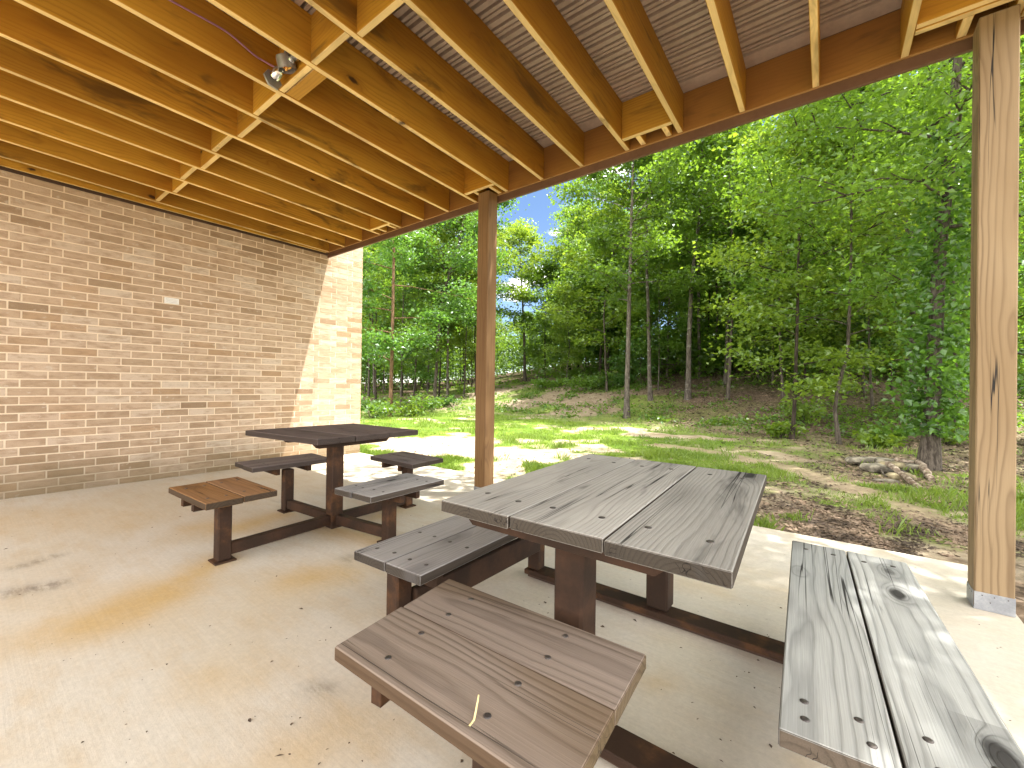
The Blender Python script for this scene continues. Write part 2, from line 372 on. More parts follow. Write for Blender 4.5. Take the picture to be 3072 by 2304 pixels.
MAT['leaf'] = leaf_mat('tree_leaf', (.040, .105, .013), (.112, .20, .02), (.26, .43, .028), .5)
MAT['leaf_y'] = leaf_mat('tree_leaf_yellow_green', (.065, .135, .013), (.155, .24, .022), (.35, .49, .032), .5)
MAT['leaf_b'] = leaf_mat('tree_leaf_blue_green', (.036, .102, .020), (.092, .185, .03), (.20, .40, .038), .48)
MAT['ivy'] = leaf_mat('ivy_leaf', (.036, .10, .012), (.08, .17, .018), (.19, .38, .028), .46)
MAT['grass'] = leaf_mat('grass_blade', (.10, .17, .018), (.22, .30, .035), (.26, .38, .03), .35)
def bark_mat(name, c1, c2, lich=None):
    n = NT(name); P = n.n('ShaderNodeTexCoord').outputs['Object']
    f = n.noise(n.vm('MULTIPLY', P, (1, 1, .22)), 26, 4, .7)
    col = n.mix(n.ss(f, .35, .65), c1, c2)
    if lich: col = n.mix(n.ss(n.noise(n.vm('MULTIPLY', P, (.5, .5, 2.2)), 2.6, 4, .7), .56, .66, 0, .8), col, lich)
    return n.princ(col, .9, 0, f, .8, .03, .15)
MAT['bark'] = bark_mat('grey_bark', (.038, .030, .024), (.125, .105, .086))
MAT['bark_l'] = bark_mat('pale_lichen_bark', (.045, .036, .030), (.14, .12, .10), (.36, .36, .33))
MAT['bark_o'] = bark_mat('orange_brown_bark', (.075, .042, .024), (.23, .14, .085))
MAT['bark_d'] = bark_mat('dark_bark', (.022, .017, .014), (.075, .058, .045))
MAT['rock'] = plain('pale_limestone', (.13, .115, .09), (.34, .305, .235), 7, .9, bstr=.5, spec=.2)
MAT['rock_y'] = plain('yellow_limestone', (.15, .125, .075), (.31, .26, .16), 7, .9, bstr=.5, spec=.2)
MAT['log'] = plain('old_log_bark', (.12, .085, .06), (.34, .28, .22), 14, .9, bstr=.6, spec=.15)
MAT['debris'] = plain('dry_debris', (.07, .045, .03), (.16, .11, .07), 20, .9)
MAT['litterleaf'] = plain('fallen_leaf', (.055, .037, .024), (.27, .19, .13), 3.1, .9)
#@@PART2
# ------------------------------------------------------------------ placing things from measurements of the photo
def ray(px, py):
    return CF + CR * (px - 1536) / F_PX - CU * (py - 1152) / F_PX
def at(px, py, z=0.):
    d = ray(px, py); t = (z - EYE) / d[2]; return np.array([0, 0, EYE]) + d * t
FH = np.array([-.60843, .79360]); RH = np.array([.79360, .60843])
_a = [-.9, -.35, -.18, -.04, .13, .285, .52, .675, .95, 1.2, 2.]
_foot = [14., 16., 19., 18., 15., 13.3, 10.8, 9.3, 8.8, 9., 9.]
_slope = [.04, .05, .07, .13, .20, .23, .24, .25, .20, .18, .15]
def vnoise(x, y, seed=0):
    x = np.asarray(x, float); y = np.asarray(y, float)
    xi = np.floor(x).astype(np.int64); yi = np.floor(y).astype(np.int64); xf = x - xi; yf = y - yi
    def h(i, j):
        n = (i * 374761393 + j * 668265263 + seed * 974711) & 0x7fffffff
        n = (n ^ (n >> 13)) * 1274126177 & 0x7fffffff
        return ((n ^ (n >> 16)) & 0xffff) / 65535.
    u = xf * xf * (3 - 2 * xf); v = yf * yf * (3 - 2 * yf)
    return (h(xi, yi) * (1 - u) + h(xi + 1, yi) * u) * (1 - v) + (h(xi, yi + 1) * (1 - u) + h(xi + 1, yi + 1) * u) * v
def fbm(x, y, seed=0, o=4):
    s = 0; a = .5; t = 0
    for k in range(o): s = s + a * vnoise(x * 2 ** k, y * 2 ** k, seed + k); t += a; a *= .5
    return s / t
def dl(x, y):
    x = np.asarray(x, float); y = np.asarray(y, float)
    d = x * FH[0] + y * FH[1]; l = x * RH[0] + y * RH[1]
    return d, l, np.clip(l / np.maximum(d, 1.), -.9, 2.)
def gz(x, y):
    d, l, a = dl(x, y)
    t = np.maximum(d - np.interp(a, _a, _foot), 0.); w = 3.
    s = np.where(t < w, t * t / (2 * w), t - w / 2); s = 26 * (1 - np.exp(-s / 26))
    z = -.085 + np.interp(a, _a, _slope) * s
    return z + (fbm(x * .45, y * .45, 3, 3) - .5) * .10 * np.clip((d - 4.5) / 3, 0, 1.) + (fbm(x * 2.2, y * 2.2, 5, 2) - .5) * .05 * np.clip((d - 4.5) / 3, .15, 1)
def on_ground(px, py):
    d = ray(px, py); o = np.array([0, 0, EYE]); t = 3.
    while t < 90:
        p = o + d * t
        if p[2] <= gz(p[0], p[1]): break
        t += .05
    return p

# ------------------------------------------------------------------ patio slab
WX, YE, RIM, ZJ, SP, J0 = -5.8954, 3.8308, 3.2282, 2.9526, .4064, -5.7996
SX1, SY0 = .692, -3.2
nx, ny = 166, 176
gx = np.linspace(WX - .1, SX1, nx); gy = np.linspace(SY0, YE, ny)
X, Y = np.meshgrid(gx, gy, indexing='ij')
V = np.stack([X.ravel(), Y.ravel(), np.zeros(X.size)], 1)
I = np.arange(nx * ny).reshape(nx, ny)
Fq = np.stack([I[:-1, :-1], I[1:, :-1], I[1:, 1:], I[:-1, 1:]], -1).reshape(-1, 4)
def seg(x, y, p, q, r):
    p = np.array(p[:2]); q = np.array(q[:2]); d = q - p
    t = np.clip(((x - p[0]) * d[0] + (y - p[1]) * d[1]) / (d @ d + 1e-9), 0, 1)
    return np.exp(-(((x - p[0] - d[0] * t) ** 2 + (y - p[1] - d[1] * t) ** 2) / r ** 2))
def pix_mask(x, y, L):
    s = np.zeros_like(x)
    for (a, b, c, d, r, k) in L: s = np.maximum(s, k * seg(x, y, at(a, b), at(c, d), r))
    return s
xs, ys = V[:, 0], V[:, 1]
rust = pix_mask(xs, ys, [(640, 1690, 470, 1780, .13, .9), (470, 1780, 300, 1860, .20, 1.), (300, 1850, 240, 1870, .22, .7), (840, 1545, 700, 1590, .13, .8), (700, 1590, 600, 1580, .16, .55), (900, 1740, 1010, 1720, .16, .8),
                         (1000, 1590, 1180, 1630, .14, .8), (1200, 1525, 1110, 1560, .12, .6), (900, 2260, 1000, 2200, .15, .5), (620, 2030, 700, 2060, .10, .35), (1100, 2230, 1130, 2200, .1, .5),
                         (60, 1560, 400, 1560, .35, .35), (2050, 1750, 2150, 1770, .08, .4), (1950, 2050, 1990, 2050, .05, .5), (2450, 2250, 2420, 2300, .06, .4)])
smud = pix_mask(xs, ys, [(20, 1780, 160, 1755, .07, .9), (60, 1700, 160, 1670, .05, .7), (940, 2060, 980, 2075, .035, .9), (1040, 1670, 1060, 1690, .05, .5), (830, 1500, 845, 1505, .03, .5)])
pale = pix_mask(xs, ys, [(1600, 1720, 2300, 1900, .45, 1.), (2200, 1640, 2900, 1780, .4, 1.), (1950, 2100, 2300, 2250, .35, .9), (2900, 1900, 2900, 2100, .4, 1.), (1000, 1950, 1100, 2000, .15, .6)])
sk = []; b = len(V)
ring = np.concatenate([I[:, 0], I[-1, 1:], I[-2::-1, -1], I[0, -2:0:-1]])
V2 = V[ring].copy(); V2[:, 2] = -.16
m = len(ring); k = np.arange(m)
Fs = np.stack([ring[k], b + k, b + (k + 1) % m, ring[(k + 1) % m]], 1)
Va = np.concatenate([V, V2]); pad = np.zeros(m)
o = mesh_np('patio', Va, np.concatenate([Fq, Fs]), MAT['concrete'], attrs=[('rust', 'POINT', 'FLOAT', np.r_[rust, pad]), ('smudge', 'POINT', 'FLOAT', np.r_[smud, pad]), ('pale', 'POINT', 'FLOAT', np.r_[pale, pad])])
tag(o, kind='structure')

# ------------------------------------------------------------------ brick wall
def brick_wall():
    BL, CH, MJ, zb = .2545, .0778, .0115, .066
    Vs, Fs, r1, r2, mo = [], [], [], [], []
    def box(x0, x1, y0, y1, z0, z1, a, b_, m_):
        o = len(Vs)
        for (x, y, z) in ((x0, y0, z0), (x1, y0, z0), (x1, y1, z0), (x0, y1, z0), (x0, y0, z1), (x1, y0, z1), (x1, y1, z1), (x0, y1, z1)): Vs.append((x, y, z))
        for f in ((0, 3, 2, 1), (4, 5, 6, 7), (0, 1, 5, 4), (1, 2, 6, 5), (2, 3, 7, 6), (3, 0, 4, 7)):
            Fs.append([o + i for i in f]); r1.append(a); r2.append(b_); mo.append(m_)
    y_end = YE
    for row in range(-1, 46):
        z0 = zb + row * CH; z1 = z0 + CH - MJ
        if z1 < .004: continue
        y = (.272 if row % 2 else .352) - 14 * BL + RNG.uniform(-.003, .003)
        while y < y_end:
            a, e = y + MJ / 2, y + BL - MJ / 2; y += BL
            if a > y_end - .01: break
            e = min(e, y_end); last = e > y_end - BL * .9
            j = RNG.uniform(-.0012, .0012, 4)
            v = RNG.beta(2.4, 2.2)
            dark = RNG.random() < (.05 + .35 * max(0, 1 - abs(z0 - .75) / .5) * max(0, 1 - (a + .3) / 1.5) + .2 * (z0 < .25))
            box(WX - (.199 if last else .08), WX + j[0], a + j[1], e if e == y_end else e + j[2], max(z0, -.02) + j[3] * .6, z1, v * (.45 if dark else 1), RNG.random(), 0.)
    box(WX - .20, WX - .0035, -3.4, y_end - .0035, -.05, 3.7, 0, 0, 1.)
    o = mesh_np('brick_wall', Vs, Fs, MAT['brick'], attrs=[('rnd', 'FACE', 'FLOAT', r1), ('rnd2', 'FACE', 'FLOAT', r2), ('mortar', 'FACE', 'FLOAT', mo)])
    tag(o, 'tan and brown brick side wall with cream mortar, its far end sunlit', 'wall')
brick_wall()
YB_ = -2.2
m = MB(); m.box(WX - .004, WX + .012, 1.383, 1.513, 1.930, 1.995, .002)
cp = m.build('wall_plate', MAT['plate']); tag(cp, 'small blank white rectangular plate set into the brick wall', 'plate')
m = MB()
for z in (1.947, 1.963, 1.978): m.box(WX + .0115, WX + .014, 1.395, 1.50, z - .001, z + .001, .0004)
m.build('louvre', MAT['greymetal'], cp)

# ------------------------------------------------------------------ deck overhead
deck = empty('deck', (-2.7, .5, ZJ), 'timber deck frame overhead with exposed yellow joists and brown ribbed ceiling', 'deck')
DO = np.array([-2.7, .5, ZJ])
SKEW, FALL = .02, .0125               # the frame is a touch out of square and falls towards the outer beam
def shear(o):
    for v in o.data.vertices: v.co.x += SKEW * (RIM - v.co.y); v.co.z += FALL * (RIM - v.co.y)
def dpart(mb, name, mat):
    if name in ('blocking',): mb.v = [(x, y + .016, z) for (x, y, z) in mb.v]
    o = mb.build(name, mat, deck); o.location = -Vector(DO)
    if name not in ('ledger', 'wall_trim', 'rim_board', 'fascia'): shear(o)
    return o
JH, JT, YB = .286, .038, -2.2
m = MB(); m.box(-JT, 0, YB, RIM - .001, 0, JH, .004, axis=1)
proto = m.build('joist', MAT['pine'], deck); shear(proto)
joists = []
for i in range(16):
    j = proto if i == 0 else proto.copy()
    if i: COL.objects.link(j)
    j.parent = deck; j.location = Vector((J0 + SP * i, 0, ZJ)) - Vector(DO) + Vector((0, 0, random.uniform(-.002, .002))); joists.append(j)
# end joists (doubled) and the ledger on the wall
for (x0, x1) in ((.664, .701), (.703, .741)):
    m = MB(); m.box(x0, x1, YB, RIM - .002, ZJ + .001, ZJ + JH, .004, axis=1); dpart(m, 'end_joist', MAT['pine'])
m = MB(); m.box(WX + .002, WX + .028, YB, RIM - .003, ZJ - .002, ZJ + JH - .003, .004, axis=1); dpart(m, 'ledger', MAT['pine'])
m = MB(); m.box(WX + .0025, WX + .016, YB, RIM + .03, ZJ - .034, ZJ - .0045, .002, axis=1); dpart(m, 'wall_trim', MAT['trim'])
m = MB(); m.box(WX + .03, .741, RIM, RIM + .0215, ZJ + .0005, ZJ + JH, .002, axis=0); dpart(m, 'rim_board', MAT['pine_orange'])
m = MB(); m.box(WX + .002, .762, RIM + .0225, RIM + .048, 2.889, ZJ + JH + .05, .003, axis=0); dpart(m, 'fascia', MAT['fascia'])
m = MB(); m.box(.744, .770, YB, RIM + .0165, 2.889, ZJ + JH + .05, .003, axis=1); shear(dpart(m, 'fascia', MAT['fascia']))
m = MB(); m.box(WX + .003, .742, YB - .02, RIM + .017, ZJ + JH + .052, ZJ + JH + .09, .003, axis=0); dpart(m, 'deck_boards', MAT['deckboard'])
# ribbed ceiling panels: flats with narrow raised ribs running across the joists
py_ = []; y = YB - .02
while y < RIM - .14:
    for (u, z) in ((0, 0), (.033, 0), (.034, .045), (.055, .045), (.056, .003), (.076, .003), (.077, .03), (.0875, .03), (.0885, .003), (.1085, .003), (.1095, .045), (.129, .045)): py_.append((y + u, z + .002))
    y += .130
py_ += [(y, .002), (RIM - .0005, .002)]
py_ = np.array(py_); n_ = len(py_)
x0, x1 = WX - .02, .74
Vc = np.concatenate([np.c_[np.full(n_, x0), py_[:, 0], ZJ + JH + py_[:, 1]], np.c_[np.full(n_, x1), py_[:, 0], ZJ + JH + py_[:, 1]]])
k = np.arange(n_ - 1); Fc = np.stack([k, k + 1, n_ + k + 1, n_ + k], 1)
o = mesh_np('ceiling_panel', Vc, Fc, MAT['corr'], deck); o.location = -Vector(DO); shear(o)
# blocking between the joists
def bay(i): return J0 + SP * i + .0008, J0 + SP * (i + 1) - JT - .0008
for i in range(15):
    a, c = bay(i)
    y0 = 1.243 if i % 2 == 0 else 1.288
    if i == 7:
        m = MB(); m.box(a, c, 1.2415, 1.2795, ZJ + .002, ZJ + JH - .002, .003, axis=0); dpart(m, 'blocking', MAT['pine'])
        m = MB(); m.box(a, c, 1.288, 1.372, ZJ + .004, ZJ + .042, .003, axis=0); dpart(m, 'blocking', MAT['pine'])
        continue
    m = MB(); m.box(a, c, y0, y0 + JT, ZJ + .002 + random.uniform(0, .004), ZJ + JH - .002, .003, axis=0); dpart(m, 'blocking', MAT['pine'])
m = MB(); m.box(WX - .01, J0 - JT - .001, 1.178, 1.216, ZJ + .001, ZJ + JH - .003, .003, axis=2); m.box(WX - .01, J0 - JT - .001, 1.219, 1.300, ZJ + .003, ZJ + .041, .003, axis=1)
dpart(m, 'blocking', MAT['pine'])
# headers by the posts
for i, y0 in ((3, 3.08), (7, 3.045), (11, 3.075)):
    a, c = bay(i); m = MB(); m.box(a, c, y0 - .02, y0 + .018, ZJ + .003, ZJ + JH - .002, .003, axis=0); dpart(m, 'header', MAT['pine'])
    if i != 7:
        for (u, w) in ((.30, .18), (.83, .12)):
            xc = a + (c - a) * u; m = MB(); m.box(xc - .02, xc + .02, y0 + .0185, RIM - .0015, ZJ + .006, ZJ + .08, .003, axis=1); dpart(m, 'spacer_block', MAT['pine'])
a, c = bay(7)
for xc in (-2.845, -2.652):
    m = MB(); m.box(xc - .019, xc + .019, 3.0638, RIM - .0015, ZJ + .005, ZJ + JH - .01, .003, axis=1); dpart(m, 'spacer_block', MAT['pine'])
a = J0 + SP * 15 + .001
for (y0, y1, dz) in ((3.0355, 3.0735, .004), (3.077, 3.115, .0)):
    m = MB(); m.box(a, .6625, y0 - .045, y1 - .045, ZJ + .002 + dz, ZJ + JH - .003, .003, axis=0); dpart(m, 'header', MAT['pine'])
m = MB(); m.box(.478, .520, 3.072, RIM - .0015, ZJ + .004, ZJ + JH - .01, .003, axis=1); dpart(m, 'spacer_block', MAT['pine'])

# ------------------------------------------------------------------ posts
PS = .1365
def post(name, x, mat, label, zt):
    y0, y1 = RIM - PS - .0015, RIM - .0015
    t = empty(name, (x + PS / 2, (y0 + y1) / 2, 0), label, 'post')
    O = Vector((x + PS / 2, (y0 + y1) / 2, 0))
    m = MB(); m.box(x, x + PS, y0, y1, .012, zt, .005, axis=2); o = m.build('timber', mat, t); o.location = -O
    m = MB(); e = .003; h = .088
    m.box(x - .012 + .012, x + PS, y0 - e, y0 - .0005, .002, h, .0008); m.box(x, x + PS, y1 + .0005, y1 + e * .5, .002, h, .0008)
    m.box(x - e, x - .0005, y0 + .006, y1, .002, h, .0008); m.box(x + PS + .0005, x + PS + e, y0 + .006, y1, .002, h, .0008)
    m.box(x - .002, x + PS + .002, y0 - .002, y1 + .001, .0008, .0115, .0008)
    o = m.build('post_base', MAT['galv'], t); o.location = -O
    pb = o
    N = [((x + PS * f, y0 - e - .0015, h - .014), (x + PS * f, y0 - e + .0002, h - .014)) for f in (.2, .5, .83)] + [((x - e - .0015, y0 + PS * f, h - .014), (x - e + .0002, y0 + PS * f, h - .014)) for f in (.2, .5, .83)]
    for (p, q) in N + [((x + PS * .4, y0 - e - .0015, .045), (x + PS * .4, y0 - e + .0002, .045))]:
        m = MB(); m.tube([p, q], .0026, 8); m.build('nail', MAT['bolt'], pb)
    return t
post('wooden_post', .5417, MAT['post_near'], 'thick pale timber post with split front and metal base at the slab corner', ZJ - .004)
post('wooden_post', -2.8197, MAT['post_far'], 'brown timber post at mid span between the two picnic tables', ZJ - .002)

# ------------------------------------------------------------------ picnic tables
def lerp(a, b, t): return np.array(a, float) * (1 - t) + np.array(b, float) * t
def planks(Q, n, z1, th, along, gap=.005, widths=None, ch=.004):
    """Q = corners (-x-y, +x-y, +x+y, -x+y); boards run along x (0) or y (1)"""
    A, B, C, D = [np.array(q, float) for q in Q]; m = MB(); ws = widths or [1] * n; tot = sum(ws); acc = 0; cells = []
    for i in range(n):
        a, b_ = acc / tot, (acc + ws[i]) / tot; acc += ws[i]
        if along == 0:
            g = gap / 2 / np.linalg.norm(D - A); a += g * (i > 0); b_ -= g * (i < n - 1)
            c4 = [lerp(A, D, a), lerp(B, C, a), lerp(B, C, b_), lerp(A, D, b_)]
        else:
            g = gap / 2 / np.linalg.norm(B - A); a += g * (i > 0); b_ -= g * (i < n - 1)
            c4 = [lerp(A, B, a), lerp(A, B, b_), lerp(D, C, b_), lerp(D, C, a)]
        dz = random.uniform(-.0015, .0015); s = random.uniform(-.004, .004)
        if along == 0: c4 = [c4[0] + (s, 0), c4[1] + (s, 0), c4[2] + (s, 0), c4[3] + (s, 0)]
        else: c4 = [c + (0, s) for c in c4]
        P = [[[(*c4[0], z1 - th + dz), (*c4[0], z1 + dz)], [(*c4[3], z1 - th + dz), (*c4[3], z1 + dz)]],
             [[(*c4[1], z1 - th + dz), (*c4[1], z1 + dz)], [(*c4[2], z1 - th + dz), (*c4[2], z1 + dz)]]]
        m.hexa(P, ch, along, random.random()); cells.append((c4, dz))
    return m, cells
def bolts(cells, z1, along, ts, us, parent, O, r=.0085):
    for (c4, dz) in cells:
        for t in ts:
            for u in us:
                t2 = t + random.uniform(-.012, .012); u2 = u + random.uniform(-.04, .04)
                p = lerp(lerp(c4[0], c4[1], t2 if along == 0 else u2), lerp(c4[3], c4[2], t2 if along == 0 else u2), u2 if along == 0 else t2)
                b = MB(); z = z1 + dz
                b.tube([(*p, z - .004), (*p, z + .0012), (*p, z + .0022)], [r, r, r * .6], 10)
                o = b.build('bolt', MAT['bolt'], parent); o.location = (0, 0, 0)
def cleat(t, O, p0, p1, z1, h=.055, w=.04, taper=.05, name='cleat', mat=None):
    p0 = np.array(p0, float); p1 = np.array(p1, float); d = (p1 - p0) / np.linalg.norm(p1 - p0); s = np.array([-d[1], d[0]]) * w / 2
    P = [[[(*(p + sg * s + e * taper * d), z1 - h), (*(p + sg * s), z1)] for sg in (-1, 1)] for p, e in ((p0, 1), (p1, -1))]
    m = MB(); m.hexa(P, .002, 0); o = m.build(name, mat or MAT['steel_brown'], t); o.location = -O; return o
def part(m, name, mat, t, O):
    o = m.build(name, mat, t); o.location = -O; return o

def seat(t, O, Q, along, z1, mat, cl, us=(.25, .75), n=2, widths=None, th=.038, label=None, ends=(.2, .8), overh=0.):
    m, cells = planks(Q, n, z1, th, along, .0045, widths)
    s = part(m, 'seat', mat, t, O)
    if label: s['label'] = label
    bolts(cells, z1, along, ends, us, s, O)
    A, B, C, D = [np.array(q, float) for q in Q]
    for e in cl:
        if along == 0: p0, p1 = lerp(A, B, e), lerp(D, C, e)
        else: p0, p1 = lerp(A, D, e), lerp(B, C, e)
        cleat(t, O, lerp(p0, p1, .03 - overh), lerp(p0, p1, .97 + overh), z1 - th - .0015, .048, .034, .0, 'cleat', MAT['rust'])
    return s

def table_far():
    O = Vector((-3.0, 1.73, 0)); cx, cy = -2.99, 1.735
    t = empty('picnic_table', O, 'small square picnic table with dark brown top and four separate seats', 'picnic table', 'picnic tables on the patio')
    Q = [(-3.585, 1.345), (-2.700, 1.443), (-2.690, 2.278), (-3.552, 2.240)]
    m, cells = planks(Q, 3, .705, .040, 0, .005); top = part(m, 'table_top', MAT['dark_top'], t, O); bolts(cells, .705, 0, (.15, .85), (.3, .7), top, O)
    for x in (-2.90, -3.36): cleat(t, O, (x, 1.50), (x, 2.16), .6635, .05, .045, .05)
    m = MB(); m.box(cx - .046, cx + .046, cy - .046, cy + .046, .0, .6630, .006); part(m, 'pedestal', MAT['rust'], t, O)
    m = MB(); m.box(cx - .16, cx + .16, cy - .035, cy + .035, .640, .6628, .003); part(m, 'top_bracket', MAT['steel_brown'], t, O)
    legs = dict(F=(-2.925, .985), G=(-3.655, 1.70), H=(-3.01, 2.43), I=(-2.415, 1.80))
    for kx, (lx, ly) in legs.items():
        m = MB(); m.box(lx - .037, lx + .037, ly - .037, ly + .037, .011, .352, .006); part(m, 'leg', MAT['rust'], t, O)
        m = MB(); m.box(lx - .058, lx + .058, ly - .058, ly + .058, .0, .011, .003); part(m, 'foot_plate', MAT['rust'], t, O)
        d = np.array([lx - cx, ly - cy]); L = np.linalg.norm(d); d /= L; s = np.array([-d[1], d[0]]) * .026
        p0 = np.array([cx, cy]) + d * .046; p1 = np.array([lx, ly]) - d * .036
        P = [[[(*(p + g * s), .03), (*(p + g * s), .10)] for g in (-1, 1)] for p in (p0, p1)]
        m = MB(); m.hexa(P, .005, 0); part(m, 'arm', MAT['steel_brown'], t, O)
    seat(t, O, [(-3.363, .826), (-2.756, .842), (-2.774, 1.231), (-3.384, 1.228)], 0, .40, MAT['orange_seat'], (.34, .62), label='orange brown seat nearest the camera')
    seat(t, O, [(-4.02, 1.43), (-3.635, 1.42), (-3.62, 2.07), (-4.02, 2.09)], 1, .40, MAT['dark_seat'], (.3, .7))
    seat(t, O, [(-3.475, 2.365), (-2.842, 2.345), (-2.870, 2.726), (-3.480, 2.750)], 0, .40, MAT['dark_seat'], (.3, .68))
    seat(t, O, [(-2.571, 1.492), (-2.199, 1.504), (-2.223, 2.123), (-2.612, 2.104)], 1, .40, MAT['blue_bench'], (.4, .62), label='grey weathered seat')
table_far()

def table_near():
    O = Vector((-.64, 1.56, 0))
    t = empty('picnic_table', O, 'large rectangular picnic table with grey weathered top and long side benches', 'picnic table', 'picnic tables on the patio')
    Q = [(-1.022, .961), (-.168, .970), (-.246, 2.157), (-1.110, 2.160)]
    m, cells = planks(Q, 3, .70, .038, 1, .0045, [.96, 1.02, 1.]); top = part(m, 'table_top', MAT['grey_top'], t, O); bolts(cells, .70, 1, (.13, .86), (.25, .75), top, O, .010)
    for y in (1.065, 1.985): cleat(t, O, (-1.0, y), (-.30, y), .6605, .045, .06, .05)
    for (x, y) in ((-.648, 1.185), (-.663, 2.035)):
        m = MB(); m.box(x - .05, x + .05, y - .05, y + .05, .045, .660, .008); part(m, 'pedestal', MAT['steel_brown'], t, O)
    for (y0, y1) in ((1.13, 1.24), (1.958, 2.066)):
        m = MB(); m.box(-1.398, .19, y0, y1, .018, .046, .004); part(m, 'floor_bar', MAT['rust'], t, O)
        m = MB(); m.box(-1.385, .18, y0 + .018, y1 - .018, .0, .0175, .002); part(m, 'floor_bar_pad', MAT['trim'], t, O)
    for sx, xs_ in ((-1, -1.352), (1, .105)):
        for y in (1.10 if sx < 0 else 1.185, 2.012):
            y = y if sx > 0 or y > 1.5 else 1.06
            m = MB(); m.box(xs_ - .036, xs_ + .036, y - .036, y + .036, .0462 if (y > 1.5 or sx > 0) else .0, .352, .006); part(m, 'leg', MAT['rust'], t, O)
    m = MB(); m.box(-1.335, -1.298, 1.10, 1.974, .165, .275, .004); part(m, 'stretcher', MAT['steel_brown'], t, O)
    m = MB(); m.box(.085, .122, 1.23, 1.974, .165, .275, .004); part(m, 'stretcher', MAT['steel_brown'], t, O)
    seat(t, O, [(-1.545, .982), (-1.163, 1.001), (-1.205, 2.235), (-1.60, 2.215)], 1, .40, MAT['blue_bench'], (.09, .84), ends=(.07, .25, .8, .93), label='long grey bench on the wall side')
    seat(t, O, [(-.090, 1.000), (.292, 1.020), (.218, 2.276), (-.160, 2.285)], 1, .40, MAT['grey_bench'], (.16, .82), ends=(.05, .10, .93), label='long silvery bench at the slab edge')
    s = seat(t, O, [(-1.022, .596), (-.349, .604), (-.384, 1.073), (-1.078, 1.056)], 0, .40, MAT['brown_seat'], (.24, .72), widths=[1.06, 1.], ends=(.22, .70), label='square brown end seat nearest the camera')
    x, y = -.70, .845
    m = MB(); m.box(x - .036, x + .036, y - .036, y + .036, .0, .352, .006); part(m, 'leg', MAT['steel_brown'], t, O)
    m = MB(); m.box(x - .026, x + .026, y + .037, 1.129, .03, .10, .005); part(m, 'arm', MAT['steel_brown'], t, O)
table_near()

# things lying on the tables and the floor
def curl_leaf(name, loc, s, label, mat, ang=0.):
    m = MB(); vs, fs = [], []
    for i in range(7):
        for j in range(5):
            u = i / 6 - .5; v = j / 4 - .5; w = max(.12, 1 - (2 * abs(u)) ** 1.7) * (.75 + .35 * math.sin(i * 2.3))
            x, y = u * s, v * s * .75 * w
            z = .35 * s * (v * 2) ** 2 * w + .22 * s * abs(math.sin(u * 5)) + .003
            vs.append((loc[0] + x * math.cos(ang) - y * math.sin(ang), loc[1] + x * math.sin(ang) + y * math.cos(ang), loc[2] + z))
    for i in range(6):
        for j in range(4): a = i * 5 + j; fs.append((a, a + 5, a + 6, a + 1))
    m.add(vs, fs, smooth=True); return tag(m.build(name, mat), label, 'leaf')
p = at(1845, 1812, 0.); curl_leaf('dead_leaf', (p[0], p[1], 0.), .06, 'curled dry brown leaf on the slab beside the floor bar', MAT['deadleaf'], .5)
a = at(1422, 2160, .402); c = at(1433, 2105, .43); b_ = at(1436, 2085, .445); e = at(1408, 2178, .4015)
m = MB(); m.tube([e, a, c, b_], [.0022, .0026, .0022, .0016], 6); tag(m.build('straw', MAT['straw']), 'short bent straw standing on the brown end seat', 'straw')
# specks of bark and leaf on the slab
nd = 230; vs = []; fs = []
for i in range(nd):
    for _ in range(30):
        q = (RNG.uniform(0, 3072), RNG.uniform(1450, 2300)); p = at(*q)
        if WX + .1 < p[0] < SX1 - .05 and .2 < p[1] < YE - .05: break
    s = RNG.uniform(.0025, .007) * (2.2 if RNG.random() < .08 else 1); w = RNG.uniform(.25, .8); an = RNG.uniform(0, 6.28)
    ca, sa = math.cos(an), math.sin(an); o = len(vs)
    for (u, v, z) in ((-s, 0, .001), (0, s * w, .002 + s * .3), (s, 0, .0015), (0, -s * w, .002)): vs.append((p[0] + u * ca - v * sa, p[1] + u * sa + v * ca, z))
    fs.append([o, o + 1, o + 2, o + 3])
tag(mesh_np('debris', vs, fs, MAT['debris']), 'dry specks of bark and leaf strewn over the slab', 'debris', kind='stuff')

